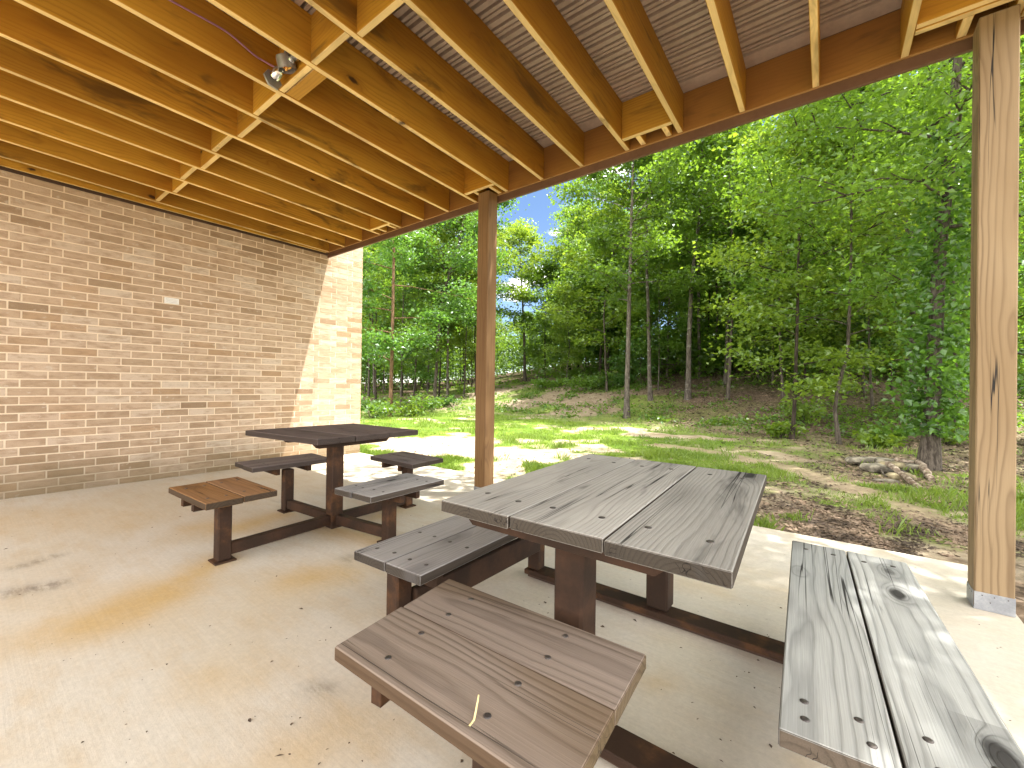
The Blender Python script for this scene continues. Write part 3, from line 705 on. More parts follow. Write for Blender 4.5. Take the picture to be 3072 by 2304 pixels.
# ------------------------------------------------------------------ floodlight and its cable
def floodlight():
    O = Vector((-2.70, 1.205, 3.0))
    t = empty('floodlight', O, 'unlit metal twin lamp fitting hanging between the joists on the left', 'light fitting')
    ax = np.array([.86, .12, .12]); ax /= np.linalg.norm(ax)
    cen = np.array([-2.695, 1.205, 3.02])
    # eight-sided box, open downwards
    m = MB(); n = 8; up = np.array([.05, -.30, 1.]); up /= np.linalg.norm(up)
    m.tube([cen - up * .034, cen + up * .034], .054, n, caps=False); m.tube([cen - up * .034, cen + up * .032], .047, n, caps=False)
    m.tube([cen + up * .030, cen + up * .035], .054, n)
    box = part(m, 'junction_box', MAT['greymetal'], t, O)
    m = MB(); m.tube([cen - up * .020, cen + up * .01], [.026, .030], 12); m.tube([cen - up * .030 + ax * .018, cen + up * .0], [.009, .011], 8); m.tube([cen - up * .030 - ax * .016, cen + up * .0], [.009, .012], 8)
    o = part(m, 'socket', MAT['bulb'], box, O); o.location = (0, 0, 0)
    for s, L in ((1, .11), (-1, .07)):
        m = MB(); p0 = cen + ax * s * .05; p1 = p0 + ax * s * L + np.array([0, 0, .02 * s])
        m.tube([p0, lerp(p0, p1, .25), lerp(p0, p1, .27), p1], [.022, .022, .030, .030], 16); part(m, 'lamp_holder', MAT['chrome'], t, O)
    p = cen - ax * .135 + np.array([0, 0, -.03]); q = p - ax * .012
    m = MB(); m.tube([p, q], .058, 6); part(m, 'mounting_plate', MAT['greymetal'], t, O)
    m = MB(); m.tube([cen + up * .034, (cen[0] + .01, 1.2395, cen[2] + .10)], .012, 10); m.tube([cen + up * .03, (cen[0] + .008, cen[1] + .02, ZJ + JH)], .012, 10); part(m, 'stem', MAT['greymetal'], t, O)
floodlight()
def onx(px, py, x):
    d = ray(px, py); return np.array([0, 0, EYE]) + d * (x / d[0])
pts = [onx(px, py, -2.885) for (px, py) in ((440, -40), (509, 0), (610, 55), (685, 99), (759, 162), (790, 182))] + [np.array([-2.80, 1.19, 3.035]), np.array([-2.752, 1.20, 3.03])]
fine = []
for i in range(len(pts) - 1):
    for k in range(4): 
        t = k / 4; p0 = pts[max(i - 1, 0)]; p1 = pts[i]; p2 = pts[i + 1]; p3 = pts[min(i + 2, len(pts) - 1)]
        fine.append(.5 * (2 * p1 + (p2 - p0) * t + (2 * p0 - 5 * p1 + 4 * p2 - p3) * t * t + (3 * p1 - p0 - 3 * p2 + p3) * t ** 3))
fine.append(pts[-1])
m = MB(); m.tube(fine, .0055, 8); tag(m.build('power_cable', MAT['cable']), 'thin purple power cable sagging along a joist to the light fitting', 'cable')
# cobweb strands in the corner of a bay
m = MB(); rr = random.Random(3)
c0 = onx(610, 320, -3.9)
for q in ((570, 275), (590, 268), (700, 352), (655, 335), (545, 322), (705, 345), (640, 300), (585, 345)):
    e = onx(q[0], q[1], -3.92 + rr.uniform(-.05, .05)); s0 = onx(610 + rr.uniform(-20, 30), 312 + rr.uniform(-8, 14), -3.9)
    m.tube([s0, lerp(s0, e, .5) + np.array([0, 0, -.01]), e], .0011, 4)
tag(m.build('cobweb', MAT['web']), 'torn pale cobweb strung across the yellow joists', 'cobweb')
# ------------------------------------------------------------------ ground
def sst(x, a, b): t = np.clip((x - a) / (b - a), 0, 1); return t * t * (3 - 2 * t)
def ell(x, y, px, py, rl, rd):
    c = at(px, py, -.085); u = c[:2] / np.linalg.norm(c[:2]); v = np.array([u[1], -u[0]])
    X, Y = x - c[0], y - c[1]
    return np.exp(-(((X * u[0] + Y * u[1]) / rd) ** 2 + ((X * v[0] + Y * v[1]) / rl) ** 2))
def masks(x, y):
    d, l, a = dl(x, y); px = 1536 + 1279 * a; ft = np.interp(a, _a, _foot)
    n = fbm(x * .9, y * .9, 11, 4); n2 = fbm(x * 3.1, y * 3.1, 17, 3); n3 = fbm(x * .35, y * .35, 23, 3)
    lawn = 1 - sst(d + (n - .5) * 4, ft - 1.2, ft + 1.6)
    bare = np.zeros_like(x)
    for e in ((1290, 1335, 1.0, 1.3, 1.15), (1200, 1390, .5, .6, .35), (1170, 1325, .7, .8, .6), (1600, 1365, 1.3, .9, .62), (1480, 1400, .5, .6, .6), (1760, 1345, .8, .9, .5), (2050, 1310, 1.6, .5, .8), (1960, 1290, 1.2, .5, .6), (2330, 1500, .45, .8, 1.1), (1850, 1390, .5, .5, .4), (2100, 1270, 2.5, .5, .7)):
        bare = np.maximum(bare, e[4] * ell(x, y, *e[:4]))
    edge = sst(y, YE + .9, YE + .15) * sst(x, -5.0, -3.5)
    bare = np.maximum(bare, .55 * edge)
    trk = np.zeros_like(x)
    T = [(1950, 1335), (2170, 1362), (2350, 1400), (2560, 1462), (2760, 1540), (2960, 1625)]
    W = [at(q[0], q[1], -.085) for q in T]
    for p, q in zip(W[:-1], W[1:]): trk = np.maximum(trk, seg(x, y, p, q, .30))
    trk = .75 * sst(trk + (n2 - .5) * 1.1, .42, .80) * sst(d, 2., 3.)
    mulch = sst(px, 2150, 2450) * sst(y, YE + 2.2, YE + .9) * sst(n2 * .6 + n * .4, .28, .50)
    strip = np.zeros_like(x)
    for (p, q, r) in (((2330, 1458), (2560, 1520), .24), ((2560, 1520), (2860, 1650), .22), ((2280, 1590), (2330, 1610), .12), ((2370, 1555), (2420, 1560), .10), ((2230, 1480), (2300, 1470), .2), ((2500, 1430), (2860, 1540), .3)):
        strip = np.maximum(strip, seg(x, y, at(*p, -.085), at(*q, -.085), r))
    thr = .33 + .55 * np.clip(bare, 0, 1.3)
    g = sst(n * .55 + n2 * .45, thr - .06, thr + .1) * lawn
    g = g * (1 - mulch) * (1 - trk)
    g = np.maximum(g, sst(strip + (n2 - .5) * 1.5, .5, .8) * .8 * (1 - .6 * trk))
    right = sst(px, 2250, 2600) * sst(d, 4.6, 5.6)
    g = g * (1 - .8 * right * sst(n2, .35, .55))
    g = g * (1 - .6 * sst(px, 2050, 2350) * sst(fbm(x * 2.0, y * 2.0, 91, 4), .36, .52))
    # the slope: green with undergrowth on the left, brown leaf litter on the right
    sl = 1 - lawn
    g = np.maximum(g, sl * sst(n3 + (n - .5) * .6, .42, .60) * np.interp(px, [1000, 1300, 1450, 1900, 2050, 2300], [.8, .6, .85, .75, .35, .15]) * sst(d, 45, 26))
    lit = np.maximum(mulch, sl * np.interp(px, [1000, 1250, 1400, 1520, 1800, 2000], [.9, .8, .4, .35, .55, 1.]))
    lit = np.maximum(lit, right * .8 * (1 - trk)); lit = np.maximum(lit, .7 * sst(px, 2050, 2300) * sst(n2, .35, .6) * (1 - trk)); lit = np.maximum(lit, sst(d, 24, 30))
    lit = np.maximum(lit, sst(seg(x, y, at(2000, 1262, -.085), at(2300, 1268, -.085), 1.2), .3, .8) * .5)
    return np.clip(g, 0, 1), np.clip(lit, 0, 1), trk
th0 = math.atan2(FH[1], FH[0])
ang = np.concatenate([np.linspace(-1.15, 1.15, 560), np.linspace(1.18, 2 * math.pi - 1.18, 70)])
rad = np.concatenate([[0.02], np.geomspace(1.4, 60, 330), np.geomspace(62, 420, 24)])
A_, R_ = np.meshgrid(ang, rad, indexing='ij')
gxx = (R_ * np.cos(th0 + A_)).ravel(); gyy = (R_ * np.sin(th0 + A_)).ravel()
gzz = gz(gxx, gyy)
nA, nR = len(ang), len(rad)
I = np.arange(nA * nR).reshape(nA, nR); J = np.roll(I, -1, 0)
Fg = np.stack([I[:, :-1], I[:, 1:], J[:, 1:], J[:, :-1]], -1).reshape(-1, 4)
g_, l_, t_ = masks(gxx, gyy)
o = mesh_np('ground', np.c_[gxx, gyy, gzz], Fg, MAT['ground'], attrs=[('grass', 'POINT', 'FLOAT', g_), ('litter', 'POINT', 'FLOAT', l_), ('track', 'POINT', 'FLOAT', t_)], smooth=True)
tag(o, kind='structure')

def scatter(n, dmin, dmax, amin, amax, fn):
    """image-uniform candidates in front of the camera, kept with probability fn(masks)"""
    a = RNG.uniform(amin, amax, n); iv = RNG.uniform(1 / dmax, 1 / dmin, n); d = 1 / iv
    x = d * (FH[0] + a * RH[0]); y = d * (FH[1] + a * RH[1])
    ok = ~((x < SX1 + .03) & (y < YE + .03) & (x > WX - .25)); x, y, d = x[ok], y[ok], d[ok]
    g, l, t = masks(x, y); keep = RNG.random(len(x)) < fn(g, l, t, d)
    return x[keep], y[keep], d[keep]

def blades(x, y, d, h, w, lean):
    n = len(x); z = gz(x, y); an = RNG.uniform(0, 6.283, n); ln = RNG.uniform(.1, lean, n) * h; la = RNG.uniform(0, 6.283, n)
    cx, cy = np.cos(an) * w / 2, np.sin(an) * w / 2; dx, dy = np.cos(la) * ln, np.sin(la) * ln
    V = np.empty((n, 4, 3))
    V[:, 0] = np.c_[x - cx, y - cy, z - .01]; V[:, 1] = np.c_[x + cx, y + cy, z - .01]
    V[:, 2] = np.c_[x + dx * .45 + cx * .7, y + dy * .45 + cy * .7, z + h * .6]; V[:, 3] = np.c_[x + dx, y + dy, z + h]
    return V.reshape(-1, 3), np.arange(4 * n).reshape(n, 4)
x, y, d = scatter(330000, 3.4, 26, -.60, 1.35, lambda g, l, t, d: np.clip(g - .25, 0, 1) * 1.2 * (1 - .85 * l) + .0)
tall = fbm(x * 1.7, y * 1.7, 31, 3)
h = (.018 + .085 * sst(tall, .35, .75)) * RNG.uniform(.6, 1.35, len(x)); w = .0035 + .0011 * d
V, Fb = blades(x, y, d, h, w, .9)
rn = np.clip(.5 * RNG.random(len(x)) + .5 * fbm(x * .8, y * .8, 41, 3), 0, 1)
tag(mesh_np('grass', V, Fb, MAT['grass'], attrs=[('rnd', 'FACE', 'FLOAT', rn)]), 'short yellow green grass in patches across the lawn', 'grass', kind='stuff')
def flakes(x, y, s, tilt):
    n = len(x); z = gz(x, y) + s * .18; an = RNG.uniform(0, 6.283, n); c, s_ = np.cos(an), np.sin(an)
    V = np.empty((n, 4, 3)); w = RNG.uniform(.35, .8, n)
    for k, (u, v) in enumerate(((-1, 0), (0, 1), (1, 0), (0, -1))):
        uu = u * s; vv = v * s * w
        V[:, k] = np.c_[x + uu * c - vv * s_, y + uu * s_ + vv * c, z + RNG.uniform(-1, 1, n) * tilt * s]
    return V.reshape(-1, 3), np.arange(4 * n).reshape(n, 4)
x, y, d = scatter(110000, 3.0, 24, -.5, 1.35, lambda g, l, t, d: np.clip(l - .15, 0, 1) * (1 - .7 * g) + .02)
V, Fb = flakes(x, y, (.006 + .0028 * d) * RNG.uniform(.5, 1.5, len(x)), .5)
tag(mesh_np('leaf_litter', V, Fb, MAT['litterleaf'], attrs=[('rnd', 'FACE', 'FLOAT', RNG.random(len(x)))]), 'brown fallen leaves and mulch covering the bank', 'leaf litter', kind='stuff')

# ------------------------------------------------------------------ foliage and trees
def leaves(C, s, up=.9, fold=.18):
    """kite-shaped leaves at centres C with sizes s"""
    n = len(C); N = RNG.normal(size=(n, 3)); N[:, 2] = np.abs(N[:, 2]) * .6 + up; N /= np.linalg.norm(N, axis=1)[:, None]
    T = RNG.normal(size=(n, 3)); T[:, 2] -= .5; T -= N * (T * N).sum(1)[:, None]; T /= np.linalg.norm(T, axis=1)[:, None]
    B = np.cross(N, T); s = s[:, None]; w = RNG.uniform(.30, .46, n)[:, None]
    V = np.empty((n, 4, 3))
    V[:, 0] = C - T * s * .5; V[:, 1] = C + B * s * w + N * s * fold; V[:, 2] = C + T * s * .55; V[:, 3] = C - B * s * w + N * s * fold
    return V.reshape(-1, 3), np.arange(4 * n).reshape(n, 4)
def tube_np(pts, rad, n):
    pts = np.asarray(pts, float); m = len(pts); T = np.gradient(pts, axis=0); T /= np.linalg.norm(T, axis=1)[:, None] + 1e-9
    ref = np.tile([1., .13, 0], (m, 1)); A = ref - T * (ref * T).sum(1)[:, None]; A /= np.linalg.norm(A, axis=1)[:, None] + 1e-9; B = np.cross(T, A)
    w = np.arange(n) / n * 2 * math.pi
    V = pts[:, None, :] + (A[:, None, :] * np.cos(w)[None, :, None] + B[:, None, :] * np.sin(w)[None, :, None]) * np.asarray(rad)[:, None, None]
    i = np.arange(m - 1)[:, None] * n; k = np.arange(n)[None, :]; k2 = (k + 1) % n
    F = np.stack([i + k, i + k2, i + n + k2, i + n + k], -1).reshape(-1, 4)
    return V.reshape(-1, 3), F
class Acc:
    def __init__(s): s.V = []; s.F = []; s.o = 0
    def add(s, V, F): s.V.append(V); s.F.append(F + s.o); s.o += len(V)
    def get(s): return np.concatenate(s.V), np.concatenate(s.F)
def tree_geo(path, r0, crown0, spread, nl, ls, rng, nb=26, low=0.35, flat=.35, sides=8, rise=.45, top=1.0):
    """path: trunk points from the base up. crown0: fraction of the height where leaves begin"""
    W = Acc(); path = np.asarray(path, float)
    seglen = np.r_[0, np.cumsum(np.linalg.norm(np.diff(path, axis=0), axis=1))]; H = seglen[-1]
    t = np.linspace(0, 1, 22); P = np.stack([np.interp(t * H, seglen, path[:, k]) for k in range(3)], 1)
    P[1:, :2] += np.cumsum(rng.normal(0, .012 * H / 22 * 2, (21, 2)), 0) * .6
    rr = r0 * (1 - .86 * t ** 1.1); rr[0] *= 1.5; rr[1] *= 1.12
    W.add(*tube_np(P, rr, sides))
    C = []; wts = []
    az0 = rng.uniform(0, 6.28)
    for k in range(nb):
        f = (k + rng.uniform(.1, .9)) / nb; hb = crown0 + (.985 - crown0) * f
        p = np.array([np.interp(hb, t, P[:, j]) for j in range(3)]); rb = np.interp(hb, t, rr)
        az = az0 + k * 2.4 + rng.normal(0, .35)
        prof = (low + (1 - low) * math.sin(math.pi * min(1, (f * .82 + .12)) ** .9)) * (1 if f < .8 else (1.12 - f) / .32 * top)
        L = spread * prof * rng.uniform(.65, 1.25)
        el = rise * (.35 + 1.2 * f) + rng.normal(0, .15)
        q = np.linspace(0, 1, 6); dirh = np.array([math.cos(az), math.sin(az)])
        bp = np.c_[p[0] + dirh[0] * L * q * math.cos(el * .8), p[1] + dirh[1] * L * q * math.cos(el * .8), p[2] + L * (math.sin(el) * q - .10 * q ** 2 * (1 - f))]
        bp[1:, :2] += np.cumsum(rng.normal(0, .05 * L, (5, 2)), 0) * .4
        W.add(*tube_np(bp, np.maximum(rb * .42 * (1 - .82 * q), .004), 5))
        for s in range(4):
            u = rng.uniform(.3, 1.); b = np.array([np.interp(u, q, bp[:, j]) for j in range(3)])
            sa = az + rng.choice([-1, 1]) * rng.uniform(.4, 1.1); sl = L * rng.uniform(.22, .5)
            e = b + np.array([math.cos(sa) * sl, math.sin(sa) * sl, sl * rng.uniform(-.05, .45)])
            W.add(*tube_np(np.array([b, (b + e) / 2 + (0, 0, .03), e]), np.array([.012, .008, .004]) * (1 + r0 * 2), 4))
            for u2 in (.35, .7, 1.): C.append(b + (e - b) * u2); wts.append(1.)
        for u in (.6, .8, 1.): C.append(np.array([np.interp(u, q, bp[:, j]) for j in range(3)])); wts.append(.8)
    C = np.array(C); wts = np.array(wts) * rng.uniform(.25, 1.6, len(C)); wts /= wts.sum()
    idx = rng.choice(len(C), nl, p=wts); sg = .17 * spread ** .6
    Cl = C[idx] + rng.normal(size=(nl, 3)) * np.array([sg, sg, sg * flat * 1.5]) * rng.uniform(.6, 1.5, nl)[:, None]
    LV, LF = leaves(Cl, ls * rng.uniform(.6, 1.35, nl))
    cl = rng.random(len(C))[idx]; rnd = np.clip(cl * .55 + rng.random(nl) * .5, 0, 1)
    return W.get(), (LV, LF, rnd)
def make_tree(name, base, geo, bark, leaf, label, group=None, cat='tree'):
    t = empty(name, base, label, cat, group)
    (WV, WF), (LV, LF, rnd) = geo
    mesh_np('trunk', WV, WF, bark, t, smooth=True)
    mesh_np('crown', LV, LF, leaf, t, attrs=[('rnd', 'FACE', 'FLOAT', rnd)])
    return t
def on_plane(px, py, base):
    """the point seen at a pixel, in the upright plane through base that faces the camera"""
    d = ray(px, py); k = (base[0] * CF[0] + base[1] * CF[1]) / (d[0] * CF[0] + d[1] * CF[1])
    return np.array([0, 0, EYE]) + d * k
def photo_tree(pts, wpx, H, crown0, spread, nl, ls, bark, leaf, label, seed, base=None, top_px=None, **kw):
    b = on_ground(*pts[0]) if base is None else np.array(base, float); b[2] = gz(b[0], b[1]) - .04
    if top_px: H = on_plane(pts[-1][0], top_px, b)[2] - b[2]
    dist = b[:2] @ FH; rng = np.random.default_rng(seed)
    P = [np.zeros(3)] + [on_plane(px, py, b) - b for (px, py) in pts[1:]]
    P = [p + np.array([FH[0], FH[1], 0]) * rng.normal(0, .02) * p[2] for p in P]
    if P[-1][2] < H:
        dv = (P[-1] - P[-2]) if len(P) > 1 else np.array([0, 0, 1.]); dv = dv / max(dv[2], .1); k = H - P[-1][2]
        P.append(P[-1] + np.array([dv[0] * k * .5, dv[1] * k * .5, k]))
    r0 = max(.5 * wpx / F_PX * dist, .018) * .86
    return make_tree(kw.pop('name', 'tree'), tuple(b), tree_geo(P, r0, crown0, spread, nl, ls, rng, **kw), MAT[bark], MAT[leaf], label)
G1 = 'trees'
photo_tree([(1171, 1250), (1176, 1000), (1182, 718)], 14, 12.5, .14, 2.3, 15950, 0.12, 'bark_o', 'leaf_b', 'straight orange barked tree closest to the end of the brick wall', 1)
photo_tree([(1203, 1223), (1205, 1100), (1208, 980)], 6, 8.5, .2, 1.7, 8700, 0.12, 'bark', 'leaf', 'thin grey trunk right beside the orange barked tree', 2)
photo_tree([(1303, 1221), (1318, 1000), (1330, 880), (1385, 700)], 12, 13.5, .30, 2.9, 18850, 0.13, 'bark', 'leaf_b', 'forked grey tree leaning right, between wall end and middle post', 3)
photo_tree([(1282, 1178), (1290, 1030), (1292, 900)], 6, 10, .3, 2., 8700, 0.14, 'bark_l', 'leaf', 'slim grey trunk just left of the forked leaning tree', 4)
photo_tree([(1342, 1200), (1344, 1000), (1348, 820)], 9, 12, .35, 2.3, 10150, 0.14, 'bark_l', 'leaf_y', 'pale spotted trunk just right of the forked leaning tree', 5)
photo_tree([(1392, 1190), (1396, 1050), (1400, 900)], 5, 11.5, .2, 2.2, 11600, 0.14, 'bark', 'leaf_y', 'thin tree with yellow green leaves left of the middle post', 6)
photo_tree([(1575, 1143), (1572, 960), (1560, 700)], 11, 12.6, .42, 2.9, 13050, 0.15, 'bark', 'leaf_y', 'yellow green tree with bare lower trunk right of the middle post', 7, top_px=690)
photo_tree([(1709, 1113), (1708, 850), (1700, 680)], 10, 15.0, .50, 1.35, 2175, 0.14, 'bark_d', 'leaf', 'thinly leaved straight tree standing clear against the blue sky', 8, top_px=625)
photo_tree([(1799, 1138), (1806, 980), (1812, 820)], 11, 11.5, .32, 2.4, 11600, 0.15, 'bark_d', 'leaf', 'left dark trunk of the close pair on top of the bank', 9, top_px=780)
photo_tree([(1823, 1140), (1824, 980), (1826, 820)], 11, 12.0, .36, 2.4, 11600, 0.15, 'bark_d', 'leaf', 'right dark trunk of the close pair on top of the bank', 10, top_px=740)
photo_tree([(1880, 1254), (1884, 1080), (1888, 900), (1895, 640)], 19, 11.4, .36, 1.95, 14500, 0.12, 'bark_l', 'leaf', 'dark trunk with white lichen bands at the edge of the lawn', 11)
photo_tree([(2001, 1132), (2010, 900), (2014, 700)], 8, 14, .35, 2.6, 11600, 0.15, 'bark', 'leaf_y', 'slender tall trunk behind, between the banded and the leaning trunk', 12)
photo_tree([(2063, 1197), (2060, 1030), (2075, 850), (2092, 640)], 18, 12.6, .45, 3.0, 12325, 0.13, 'bark_l', 'leaf', 'grey trunk curving to the right halfway up the bank', 13)
photo_tree([(1975, 1172), (1977, 1090), (1975, 1000)], 4, 6.5, .22, 1.5, 5075, 0.13, 'bark_l', 'leaf', 'very thin pale sapling on the bank below the slender tall trunk', 14, name='sapling')
photo_tree([(2375, 1318), (2384, 1200), (2392, 1000), (2390, 850)], 13, 8.2, .10, 1.55, 8500, .11, 'bark_d', 'leaf_y', 'dark young tree with low leafy sprays at the lawn edge', 15, low=.5)
photo_tree([(2518, 1333), (2506, 1230), (2520, 1150), (2547, 1080), (2560, 940)], 13, 8.0, .28, 2.1, 11000, .11, 'bark', 'leaf', 'small tree with a crooked bent trunk beside the path', 16, low=.5)
photo_tree([(2735, 1262), (2722, 739), (2700, 600), (2690, 440)], 23, 13, .25, 3.0, 10000, .14, 'bark_l', 'leaf_y', 'pale trunk behind the ivy covered tree', 18)
photo_tree([(2872, 1305), (2868, 1100), (2865, 900)], 24, 11, .12, 2.4, 11000, .12, 'bark', 'leaf', 'stout brown trunk just left of the near post', 19)
photo_tree([(2275, 1137), (2268, 1050), (2262, 900)], 6, 10, .3, 2.2, 11600, 0.14, 'bark_l', 'leaf', 'white barked thin trunk high on the bank', 20)
photo_tree([(2415, 1165), (2418, 1000), (2420, 800)], 8, 12, .12, 2.6, 12325, 0.13, 'bark_d', 'leaf', 'dark thin trunk on the bank behind the low sprays', 21, top_px=560)
photo_tree([(2230, 1100), (2226, 900), (2236, 700)], 9, 13, .15, 2.9, 12325, 0.14, 'bark_d', 'leaf_y', 'branching yellow green tree on the hilltop left of the white trunk', 22, top_px=520)
photo_tree([(2590, 1180), (2594, 1000), (2600, 800)], 9, 12, .1, 2.7, 13050, 0.13, 'bark', 'leaf', 'bushy tree filling the slope behind the crooked trunk', 23, top_px=470)
photo_tree([(3095, 1340), (3092, 1100), (3090, 800)], 18, 10.5, .08, 2.6, 13000, .11, 'bark', 'leaf_b', 'bushy tree showing in the gap right of the near post', 24)
photo_tree([(2140, 1120), (2146, 950), (2150, 760)], 8, 12.5, .3, 2.5, 11600, 0.15, 'bark', 'leaf', 'thin trunk just right of the curving grey trunk', 26)
photo_tree([(1635, 1140), (1636, 1020), (1640, 900)], 5, 11.0, .18, 2.2, 11600, 0.15, 'bark_d', 'leaf', 'thin dark trunk between the yellow green and thinly leaved trees', 27, top_px=800)
photo_tree([(1925, 1165), (1921, 1110), (1924, 1080)], 3, 2.2, .30, 1.1, 1500, .14, 'bark_d', 'leaf_b', 'knee high dogwood like sapling behind the banded trunk', 28, name='sapling', nb=14)

b = np.array([3.5, 4.5, 0.]); b[2] = gz(b[0], b[1]) - .05  # tree out of frame, added for the dapples its crown casts
make_tree('tree', tuple(b), tree_geo([(0, 0, 0), (-.1, -.05, 3.), (-.35, -.2, 6.5), (-.5, -.3, 11.)], .15, .52, 4.1, 42000, .092, np.random.default_rng(30), nb=44, low=.7), MAT['bark'], MAT['leaf'],
          'tall tree out of frame past the slab corner, added for its dappled shade')
# the ivy-covered tree by the log pile: trunk, crown and ivy
b = on_ground(2785, 1408); b[2] -= .04
rng = np.random.default_rng(17)
P = [np.zeros(3)] + [on_plane(px, py, b) - b for (px, py) in ((2797, 1200), (2816, 900), (2848, 600), (2872, 300), (2884, 120))]
P.append(P[-1] + np.array([.3, .2, 3.6]))
ivt = make_tree('ivy_tree', tuple(b), tree_geo(P, .105, .36, 3.1, 22000, .092, rng, nb=34, low=.5), MAT['bark'], MAT['leaf'], 'thick ivy covered tree behind the pile of logs and stones')
Pa = np.array(P); n = 3600; zz = .55 + 4.6 * rng.random(n) ** 1.15
cx_ = np.interp(zz, Pa[:, 2], Pa[:, 0]); cy_ = np.interp(zz, Pa[:, 2], Pa[:, 1])
aa = rng.uniform(0, 6.283, n); rr_ = .13 + np.abs(rng.normal(0, .13, n)) * (1 + .8 * np.sin(zz * 3.1) ** 2) + .25 * (rng.random(n) < .2) * rng.random(n)
LV, LF = leaves(np.c_[cx_ + np.cos(aa) * rr_, cy_ + np.sin(aa) * rr_, zz], .098 * rng.uniform(.6, 1.3, n), .5)
mesh_np('ivy', LV, LF, MAT['ivy'], ivt, attrs=[('rnd', 'FACE', 'FLOAT', rng.random(n))])

# slender trees crowding the wood behind: six kinds, copied
protos = []
GR = 'slender trees crowding the wood behind'
for k in range(6):
    rng = np.random.default_rng(100 + k); H = (10.5, 12, 9, 13, 11, 8)[k]
    P = [np.zeros(3), np.array([rng.normal(0, .15), rng.normal(0, .15), H * .4]), np.array([rng.normal(0, .4), rng.normal(0, .4), H])]
    protos.append(tree_geo(P, (.06, .075, .045, .085, .055, .04)[k], (.30, .45, .22, .50, .38, .16)[k], (2.0, 2.3, 1.8, 2.6, 2.1, 1.7)[k], 5600, .15, rng, nb=24, sides=6))
src = []
spots = []; rng = np.random.default_rng(55)
tries = 0
while len(spots) < 96 and tries < 4000:
    tries += 1
    a = rng.uniform(-.42, 1.35); ft = np.interp(a, _a, _foot); d = ft + rng.uniform(4.0, 24.)
    if a < .12: d += 2.
    p = np.array([d * (FH[0] + a * RH[0]), d * (FH[1] + a * RH[1])])
    if -.06 < a < .13 and d > 24: continue
    if all(np.linalg.norm(p - q) > 1.45 for q in spots): spots.append(p)
kinds = []
for i, p in enumerate(spots):
    k = i % 6
    if i < 6:
        t = make_tree('slender_tree', (p[0], p[1], float(gz(*p)) - .05), protos[k], MAT[('bark', 'bark_d', 'bark', 'bark_l', 'bark_d', 'bark')[k]], MAT[('leaf', 'leaf_b', 'leaf_y', 'leaf', 'leaf_y', 'leaf_b')[k]],
                      'slender green tree crowded among others in the wood behind', GR); kinds.append(t)
    else:
        s = kinds[k]; t = s.copy(); COL.objects.link(t); t.location = (p[0], p[1], float(gz(*p)) - .05)
        for ch in s.children:
            c = ch.copy(); COL.objects.link(c); c.parent = t
    sc_ = rng.uniform(.82, 1.15) * (.68 if -.10 < dl(p[0], p[1])[2] < .14 else 1); t.scale = (sc_, sc_, sc_ * rng.uniform(.9, 1.1)); t.rotation_euler = (0, 0, rng.uniform(0, 6.28))
# the far wood reads as one mass
W = Acc(); L = Acc(); RN = []
for i in range(230):
    a = rng.uniform(-.62, 1.6); d = np.interp(a, _a, _foot) + 22 + rng.uniform(0, 1) ** 1.3 * 42
    if a > .1: d -= 3
    x, y = d * (FH[0] + a * RH[0]), d * (FH[1] + a * RH[1]); z = float(gz(x, y)) - .05
    (WV, WF), (LV, LF, rnd) = protos[rng.integers(6)]
    c, s = math.cos(rng.uniform(0, 6.28)), 0; s = math.sqrt(1 - c * c) * rng.choice([-1, 1]); k = rng.uniform(.8, 1.15)
    if -.09 < a < .13: k *= .66
    M3 = np.array([[c, -s, 0], [s, c, 0], [0, 0, 1]]) * k
    n4 = 2800; sel = rng.permutation(len(LF))[:n4]; lv = LV.reshape(-1, 4, 3)[sel]; cc = lv.mean(1, keepdims=True); lv = (cc + (lv - cc) * 1.7).reshape(-1, 3)
    W.add(WV @ M3.T + (x, y, z), WF); L.add(lv @ M3.T + (x, y, z), np.arange(4 * n4).reshape(-1, 4)); RN.append(rnd[sel])
for i in range(800):
    a = rng.uniform(-.62, 1.6); d = np.interp(a, _a, _foot) + 10 + 50 * rng.random() ** 1.4 + (5 if a < .1 else 0)
    x, y = d * (FH[0] + a * RH[0]), d * (FH[1] + a * RH[1]); z = float(gz(x, y)); n4 = 260; r = rng.uniform(.8, 1.8) * (1.5 if a < .0 else 1)
    C = rng.normal(size=(n4, 3)) * (r * .6, r * .6, r * .55) + (x, y, z + r * rng.uniform(.7, 1.9))
    lv, lf = leaves(C, .21 * rng.uniform(.6, 1.4, n4)); L.add(lv, lf); RN.append(rng.random(n4))
fo = empty('far_woods', (0, 0, 0), 'dense far wood of thin trunks closing the view behind the bank', 'woods'); fo['kind'] = 'stuff'
wv, wf = W.get(); o = mesh_np('trunks', wv, wf, MAT['bark_d'], fo, smooth=True); o['kind'] = 'stuff'
lv, lf = L.get(); o = mesh_np('leaf_mass', lv, lf, MAT['leaf'], fo, attrs=[('rnd', 'FACE', 'FLOAT', np.concatenate(RN))]); o['kind'] = 'stuff'

